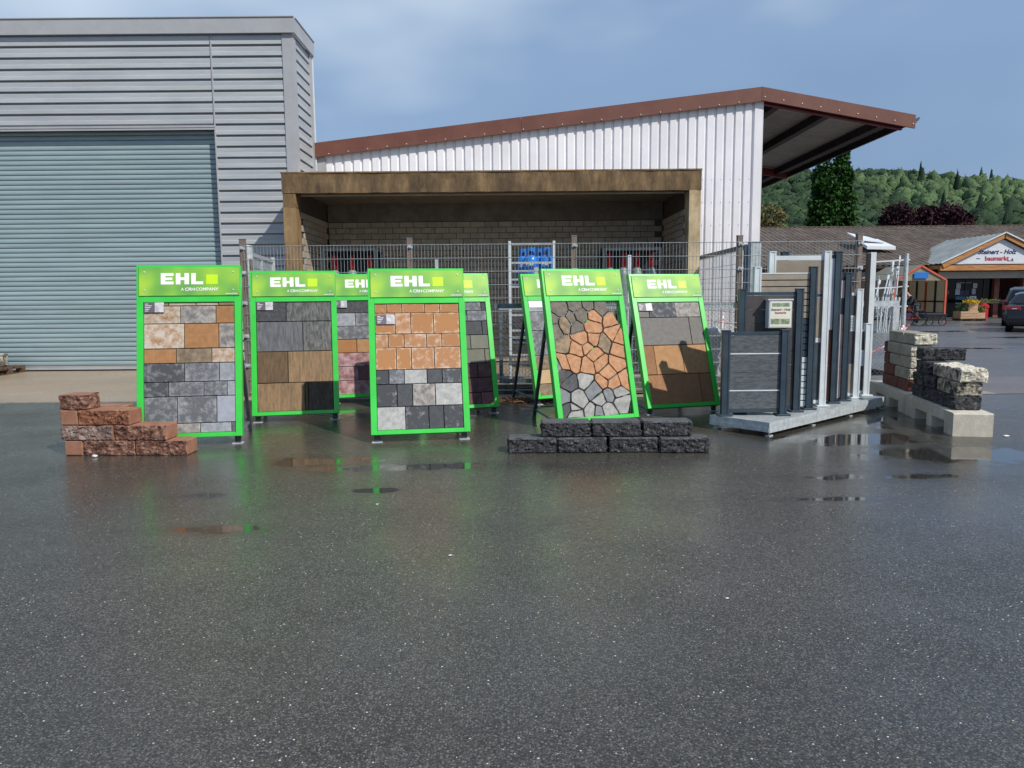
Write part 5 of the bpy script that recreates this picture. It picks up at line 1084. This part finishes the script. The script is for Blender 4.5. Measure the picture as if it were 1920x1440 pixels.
# ================================================================ CARS (rear facing the camera)
def car(label, loc, rz, col, Lc, Wc, Hc, tall):
    c = thing('parked_car', label, 'car', loc, R(rz)); pm = mat('car_paint_'+col, col, rough=.25, metal=.3, coat=.8, spec=.5); hw = Wc/2
    # stations (y, roofline z, belt z, half width factor)
    if tall: top = [(0, .55, .30), (.03, .62, .25), (.06, 1.02, .22), (.12, 1.10, .22), (.32, Hc-.10, .2), (.6, Hc, .2), (2.4, Hc, .2), (3.2, 1.12, .2), (4.1, .88, .22), (Lc-.05, .62, .28), (Lc, .5, .32)]
    else: top = [(0, .55, .32), (.04, .66, .27), (.08, .98, .24), (.25, 1.04, .22), (.75, Hc-.06, .2), (1.2, Hc, .2), (2.2, Hc-.02, .2), (3.0, 1.0, .2), (4.0, .82, .22), (Lc-.05, .6, .28), (Lc, .5, .32)]
    vs = []; n = 12
    for y, zt_, zb in top:
        belt = min(zt_-.02, .98); nar = 1 if zt_ < 1.08 else .80; e_ = .90 if y < .04 or y > Lc-.06 else 1
        ring = [(-hw*.88*e_, zb), (-hw*.98*e_, zb+.12), (-hw*e_, (zb+belt)/2), (-hw*.97*e_, belt), (-hw*nar*.93*e_, zt_-.05*(zt_ > 1.08)-.01), (-hw*nar*.7*e_, zt_), (hw*nar*.7*e_, zt_), (hw*nar*.93*e_, zt_-.05*(zt_ > 1.08)-.01), (hw*.97*e_, belt), (hw*e_, (zb+belt)/2), (hw*.98*e_, zb+.12), (hw*.88*e_, zb)]
        vs += [(a, y, z) for a, z in ring]
    fs = []
    for k in range(len(top)-1):
        for i in range(n): fs.append((k*n+i, k*n+(i+1) % n, (k+1)*n+(i+1) % n, (k+1)*n+i))
    fs += [tuple(range(n)), tuple(range((len(top)-1)*n, len(top)*n))]
    MB().add(vs, fs).part('body', pm, c, smooth=False)
    GL = mat('car_glass', '10151a', '161c22', rough=.05, spec=.6)
    # windows slightly proud of the cabin
    k0 = 3; yA, zA, _ = top[3]; yB, zB, _ = top[4]
    MB().add([(-hw*.80, yA+.02-.012, zA+.03), (hw*.80, yA+.02-.012, zA+.03), (hw*.62, yB-.03-.012, zB-.05), (-hw*.62, yB-.03-.012, zB-.05)], [(0, 1, 2, 3)]).part('rear_window', GL, c)
    for s_ in (-1, 1):
        MB().add([(s_*(hw*.965), yB-.05+.1, 1.03), (s_*(hw*.965), 3.0 if tall else 2.7, 1.03), (s_*(hw*.78), 2.45 if tall else 2.15, zB-.06 if tall else Hc-.10), (s_*(hw*.78), yB+.22, zB-.06)], [(0, 1, 2, 3)]).part('side_window', GL, c)
        for yw in (.82, Lc-.85):
            w_ = MB().torus((s_*(hw-.10), yw, .31), .24, .085, 'X', 24, 8).part('wheel', BLACK, c, smooth=True); MB().tube((s_*(hw-.02), yw, .31), (s_*(hw-.16), yw, .31), .2, 18).part('rim', GALV, w_)
            MB().tube((s_*(hw+.006), yw, .33), (s_*(hw-.2), yw, .33), .37, 24).part('wheel_arch', BLACK, c)
        tl = mat('tail_lamp_red', '8e0d12', 'a81218', rough=.15, coat=1)
        if tall: MB().cbox(s_*hw*.93-.07, s_*hw*.93+.07, -.0, .12, .72, 1.15, .01).part('tail_lamp', tl, c)
        else:
            t_ = MB().cbox(min(s_*hw*.50, s_*hw*1.0), max(s_*hw*.50, s_*hw*1.0), .02, .2, .82, .96, .02).part('tail_lamp', tl, c); MB().box(min(s_*hw*.62, s_*hw*.8), max(s_*hw*.62, s_*hw*.8), .012, .03, .865, .90).part('lamp_lens', WHITEP, t_)
            MB().cbox(min(s_*hw*.45, s_*hw*.85), max(s_*hw*.45, s_*hw*.85), -.03, .0, .44, .50, .01).part('reflector', tl, c)
        MB().cbox(min(s_*(hw), s_*(hw+.18)), max(s_*hw, s_*(hw+.18)), 2.7, 2.82, .98, 1.12, .02).part('mirror', pm, c)
    MB().cbox(-hw*.97, hw*.97, -.08, .1, .34, .58, .04).part('bumper', mat('bumper_plastic', '2c2f31', '35383a', rough=.5) if tall else pm, c)
    pt = MB().box(-.26, .26, -.088, -.082, .60 if tall else .46, .71 if tall else .57).part('licence_plate', WHITEINK, c)
    if tall: MB().tube((-.0, -.05, .38), (0, -.28, .36), .02, 8).tube((0, -.28, .36), (0, -.30, .46), .02, 8).lathe([(.01, 0), (.03, .02), (.03, .04), (.01, .06)], (0, -.30, .44), 10).part('tow_hitch', GALVD, c)
    MB().bar((-.3 if not tall else -.2, top[3][0]-.03, top[3][1]+.06), (.12, top[4][0]-.12, top[3][1]+.22), .015, .02).part('wiper', BLACK, c)
    return c
car('grey minivan seen from behind at the right edge, partly behind the black car', (22.34, 32.46, 0), -34, '4e5455', 4.4, 1.82, 1.72, True)
car('black hatchback seen from behind at the right edge of the car park', (19.17, 27.43, 0), -35, '0c0d0f', 4.2, 1.78, 1.50, False)

# ================================================================ TREES
def vcol_mat(name, rough=.7, bump=.0):
    m = bpy.data.materials.new(name); m.use_nodes = True; t = m.node_tree; b = t.nodes['Principled BSDF']; a = t.nodes.new('ShaderNodeAttribute'); a.attribute_name = 'tint'
    n = t.nodes.new('ShaderNodeTexNoise'); n.inputs['Scale'].default_value = .9; n.inputs['Detail'].default_value = 8; n.inputs['Roughness'].default_value = .75; g = t.nodes.new('ShaderNodeNewGeometry'); t.links.new(g.outputs['Position'], n.inputs[0])
    mr = t.nodes.new('ShaderNodeMapRange'); mr.inputs['From Min'].default_value = .35; mr.inputs['From Max'].default_value = .65; mr.inputs['To Min'].default_value = .55; mr.inputs['To Max'].default_value = 1.35; t.links.new(n.outputs[0], mr.inputs[0])
    mx = t.nodes.new('ShaderNodeVectorMath'); mx.operation = 'SCALE'; t.links.new(a.outputs['Color'], mx.inputs[0]); t.links.new(mr.outputs[0], mx.inputs['Scale']); t.links.new(mx.outputs[0], b.inputs['Base Color'])
    b.inputs['Roughness'].default_value = rough; b.inputs['Specular IOR Level'].default_value = .2
    if bump:
        bp = t.nodes.new('ShaderNodeBump'); bp.inputs['Strength'].default_value = bump; bp.inputs['Distance'].default_value = .8; t.links.new(n.outputs[0], bp.inputs['Height']); t.links.new(bp.outputs[0], b.inputs['Normal'])
    return m
def np_mesh(name, V, F, cols, m, smooth=False):
    me = bpy.data.meshes.new(name); k = F.shape[1]; me.vertices.add(len(V)); me.vertices.foreach_set('co', V.astype(np.float32).ravel()); me.loops.add(F.size); me.loops.foreach_set('vertex_index', F.astype(np.int32).ravel())
    me.polygons.add(len(F)); me.polygons.foreach_set('loop_start', np.arange(0, F.size, k, dtype=np.int32)); me.polygons.foreach_set('loop_total', np.full(len(F), k, dtype=np.int32)) if hasattr(me.polygons[0], 'loop_total') else None
    if smooth: me.polygons.foreach_set('use_smooth', np.ones(len(F), dtype=bool))
    at = me.color_attributes.new('tint', 'FLOAT_COLOR', 'POINT'); c4 = np.ones((len(V), 4), dtype=np.float32); c4[:, :3] = cols; at.data.foreach_set('color', c4.ravel()); me.materials.append(m); me.update(calc_edges=True); me.validate(); return me
def ico(sub):
    bm = bmesh.new(); bmesh.ops.create_icosphere(bm, subdivisions=sub, radius=1); V = np.array([v.co[:] for v in bm.verts]); F = np.array([[v.index for v in f.verts] for f in bm.faces]); bm.free(); return V, F
# hills
def ridge(x): 
    xs = [-600, -200, 0, 100, 150, 205, 240, 265, 302, 360, 450, 700, 1000]; zs = [30, 45, 52, 60, 64, 67, 65, 62, 59, 55, 48, 40, 30]; return np.interp(x, xs, zs)
def hz(x, y):
    t = np.clip((y-110)/340., 0, 1.6); s = np.where(t < 1, np.power(t, 1.25), 1-.5*(t-1)); return ridge(x)*s+2.5*np.sin(x*.03+y*.02)*t-.5
gx = np.linspace(-600, 1000, 90); gy = np.linspace(95, 640, 50); X, Y = np.meshgrid(gx, gy); Z = hz(X, Y); V = np.stack([X.ravel(), Y.ravel(), Z.ravel()], 1)
F = np.array([[j*90+i, j*90+i+1, (j+1)*90+i+1, (j+1)*90+i] for j in range(49) for i in range(89)])
HM = mat('hill_ground', (.03, .05, .018), (.05, .08, .03), sc=.05, rough=.9)
MBh = MB(); MBh.add([tuple(v) for v in V], [tuple(f) for f in F]); MBh.part('hills', HM, kind='structure', smooth=True)
rg = np.random.RandomState(4)
def forest(name, n, xr, yr, sub, label):
    V0, F0 = ico(sub); Vs = []; Fs = []; Cs = []; off = 0
    for i in range(n):
        x = rg.uniform(*xr); y = yr[0]+(yr[1]-yr[0])*rg.uniform()**.8; z = hz(np.array(x), np.array(y))
        young = (x > 165+.15*(y-300)) and (295 < y < 405) and (y < 400-(x-220)*.1)
        con = rg.uniform() < (.07 if y > 430 and x > 275 else .003)
        if young: r = rg.uniform(1.6, 3.2); h = r*rg.uniform(1.2, 1.8)
        else: r = rg.uniform(2.3, 4.3); h = r*rg.uniform(.8, 1.15)
        if con: r = rg.uniform(2.0, 2.8); h = r*rg.uniform(2.6, 3.4)
        d = V0.copy(); ph = rg.uniform(0, 50, 3); k = np.sin(d@np.array([3.1, 1.7, 2.3])+ph[0])*.14+np.sin(d@np.array([-2.2, 4.1, 3.0])+ph[1])*.12+np.sin(d@np.array([5.3, -3.7, 6.1])+ph[2])*.09+rg.normal(0, .11, len(d))
        d = d*(1+k)[:, None]
        if con: d[:, :2] *= np.clip(1.1-.75*(V0[:, 2:3]+1)/1.6, .08, 1)
        d *= np.array([r, r, h]); p = d+np.array([x, y, z+h*.75]); Vs.append(p); Fs.append(F0+off); off += len(V0)
        g = rg.uniform(.85, 1.2); hz_ = min(1, max(0, (y-150)/400))
        base = np.array([.040, .074, .033]) if not young else np.array([.098, .158, .066])  # greens slightly cooled, distant haze put into the foliage colour
        if con: base = np.array([.02, .045, .022])
        if rg.uniform() < .2 and not young: base = base*np.array([1.3, 1.25, 1.1])
        c = base*g; Cs.append(np.tile(c*.85, (len(V0), 1)))
        if sub == 2:
            k_ = rg.choice(len(V0), 34); a_ = rg.normal(size=(34, 3)); b2 = rg.normal(size=(34, 3)); sz = .17*r*rg.uniform(.6, 1.5, 34)[:, None]
            a_ = a_/np.linalg.norm(a_, axis=1)[:, None]*sz; b2 = b2/np.linalg.norm(b2, axis=1)[:, None]*sz; ce = p[k_]+d[k_]*.05
            q4 = np.stack([ce-a_, ce-b2*.8, ce+a_], 1).reshape(-1, 3); Vs.append(q4); Fs.append(np.arange(102).reshape(-1, 3)+off); off += 102
            Cs.append(np.repeat(c*rg.uniform(.45, 1.6, 34)[:, None], 3, axis=0))
    me = np_mesh(name, np.concatenate(Vs), np.concatenate(Fs), np.concatenate(Cs), FORM, smooth=False); o = link(name, me, kind='stuff'); return o
FORM = vcol_mat('forest_foliage', .8, .6)
forest('forest', 6600, (75, 400), (125, 475), 2, '')
forest('forest', 2200, (-500, 900), (180, 520), 1, '')
def leaf_tree(name, label, cat, loc, h, blobs, n, s_, c1, c2, trunkh, tr_r, group=None, seed=0):
    r = np.random.RandomState(seed); t = thing(name, label, cat, loc, 0, group); mb = MB().tube((0, 0, 0), (0, 0, trunkh), tr_r, 8, tr_r*.6)
    for i in range(5): a = r.uniform(0, 6.28); mb.tube((0, 0, trunkh*.6), (math.cos(a)*tr_r*5, math.sin(a)*tr_r*5, trunkh*1.2), tr_r*.4, 6, tr_r*.15)
    mb.part('trunk', mat('bark', '3b3028', '54463a'), t); VV = []; CC = []
    tot = sum(b[3]*b[3] for b in blobs)
    for (bx, by, bz, br_, bh) in blobs:
        m_ = int(n*br_*br_/tot); d = r.normal(size=(m_, 3)); d /= np.linalg.norm(d, axis=1)[:, None]; u = r.uniform(.62, 1.0, m_)
        k = 1+.13*np.sin(d@np.array([4, 3, 5])+seed)+.11*np.sin(d@np.array([-6, 5, 8.])+2*seed)+.08*np.sin(d@np.array([9, -11, 13.])); q = d*(u*k)[:, None]*np.array([br_, br_, bh]); c = q+np.array([bx, by, bz])
        a = r.normal(size=(m_, 3)); a /= np.linalg.norm(a, axis=1)[:, None]; b_ = np.cross(a, r.normal(size=(m_, 3))); b_ /= np.linalg.norm(b_, axis=1)[:, None]; ss = s_*r.uniform(.6, 1.3, m_)[:, None]
        quad = np.stack([c-a*ss, c-b_*ss*.6, c+a*ss, c+b_*ss*.6], 1); VV.append(quad.reshape(-1, 3)); w_ = r.uniform(0, 1, m_); w_ = np.clip(w_*.6+.4*(.5+.5*np.sin(c@np.array([1.7, 1.1, 2.3])*1.5)), 0, 1); col = np.array(lin(c1))*(1-w_[:, None])+np.array(lin(c2))*w_[:, None]; CC.append(np.repeat(col, 4, axis=0))
    V = np.concatenate(VV); me = np_mesh('crown', V, np.arange(len(V)).reshape(-1, 4), np.concatenate(CC), LEAFM); link('crown', me, t)
    return t
LEAFM = vcol_mat('leaf_foliage', .65)
YT = 62.
def col_blobs(h, r, seed):
    rr = np.random.RandomState(seed); out = []
    for i in range(16):
        z = .8+(h-1.2)*i/15; f = min(1, .75+.35*math.sin(min(1, z/h*1.6)*PI/2))*(1 if z/h < .6 else math.sqrt(max(.06, 1-((z/h-.6)/.42)**2))); out.append((rr.uniform(-.18, .18)*r, rr.uniform(-.18, .18)*r, z, r*f, h*.075))
    return out
xa = P(1546, 430, YT).x; xb = P(1582, 430, YT).x
leaf_tree('thuja_tree', 'shorter front left dark green columnar conifer behind the store roof', 'tree', (xa, YT, 0), 11, col_blobs(P(1546, 303, YT).z, 1.35, 1), 13000, .17, '12280e', '2f5a18', 2, .2, 'columnar conifers behind the store', 1)
leaf_tree('thuja_tree', 'taller right dark green columnar conifer behind the store roof', 'tree', (xb, YT+.8, 0), 12, col_blobs(P(1582, 283, YT+.8).z, 1.1, 2), 13000, .17, '12280e', '2f5a18', 2, .2, 'columnar conifers behind the store', 2)
YB = 70.
for k, (px, py, rpx, l_) in enumerate(((1682, 412, 31, 'dark purple-leaved beech, leftmost of the three behind the store'), (1742, 412, 26, 'purple-leaved beech in the middle of the three, slightly lower'), (1785, 408, 30, 'tallest purple-leaved beech, right of the middle one'), (1820, 413, 18, 'small purple-leaved beech at the right end of the group'))):
    p = P(px, py, YB); r_ = rpx*YB/1400; leaf_tree('copper_beech', l_, 'tree', (p.x, YB+k*.4, 0), 8, [(0, 0, p.z, r_, r_*.98), (r_*.45, 0, p.z-.6, r_*.75, r_*.7), (-r_*.45, 0, p.z-.7, r_*.75, r_*.7), (0, 0, p.z-1.6, r_*1.1, r_*.7)], 6500, .16, '1d0c14', '45202c', p.z-1, .3, 'purple beeches behind the store', 20+k)
p = P(1448, 412, 60); leaf_tree('broadleaf_tree', 'small brownish-olive tree at the shed corner above the store roof', 'tree', (p.x, 60, 0), 7, [(0, 0, p.z, 1.1, 1.3), (-.8, 0, p.z-.6, 1.0, 1.0)], 1500, .13, '4a4326', '857a4c', 5, .2, None, 31)
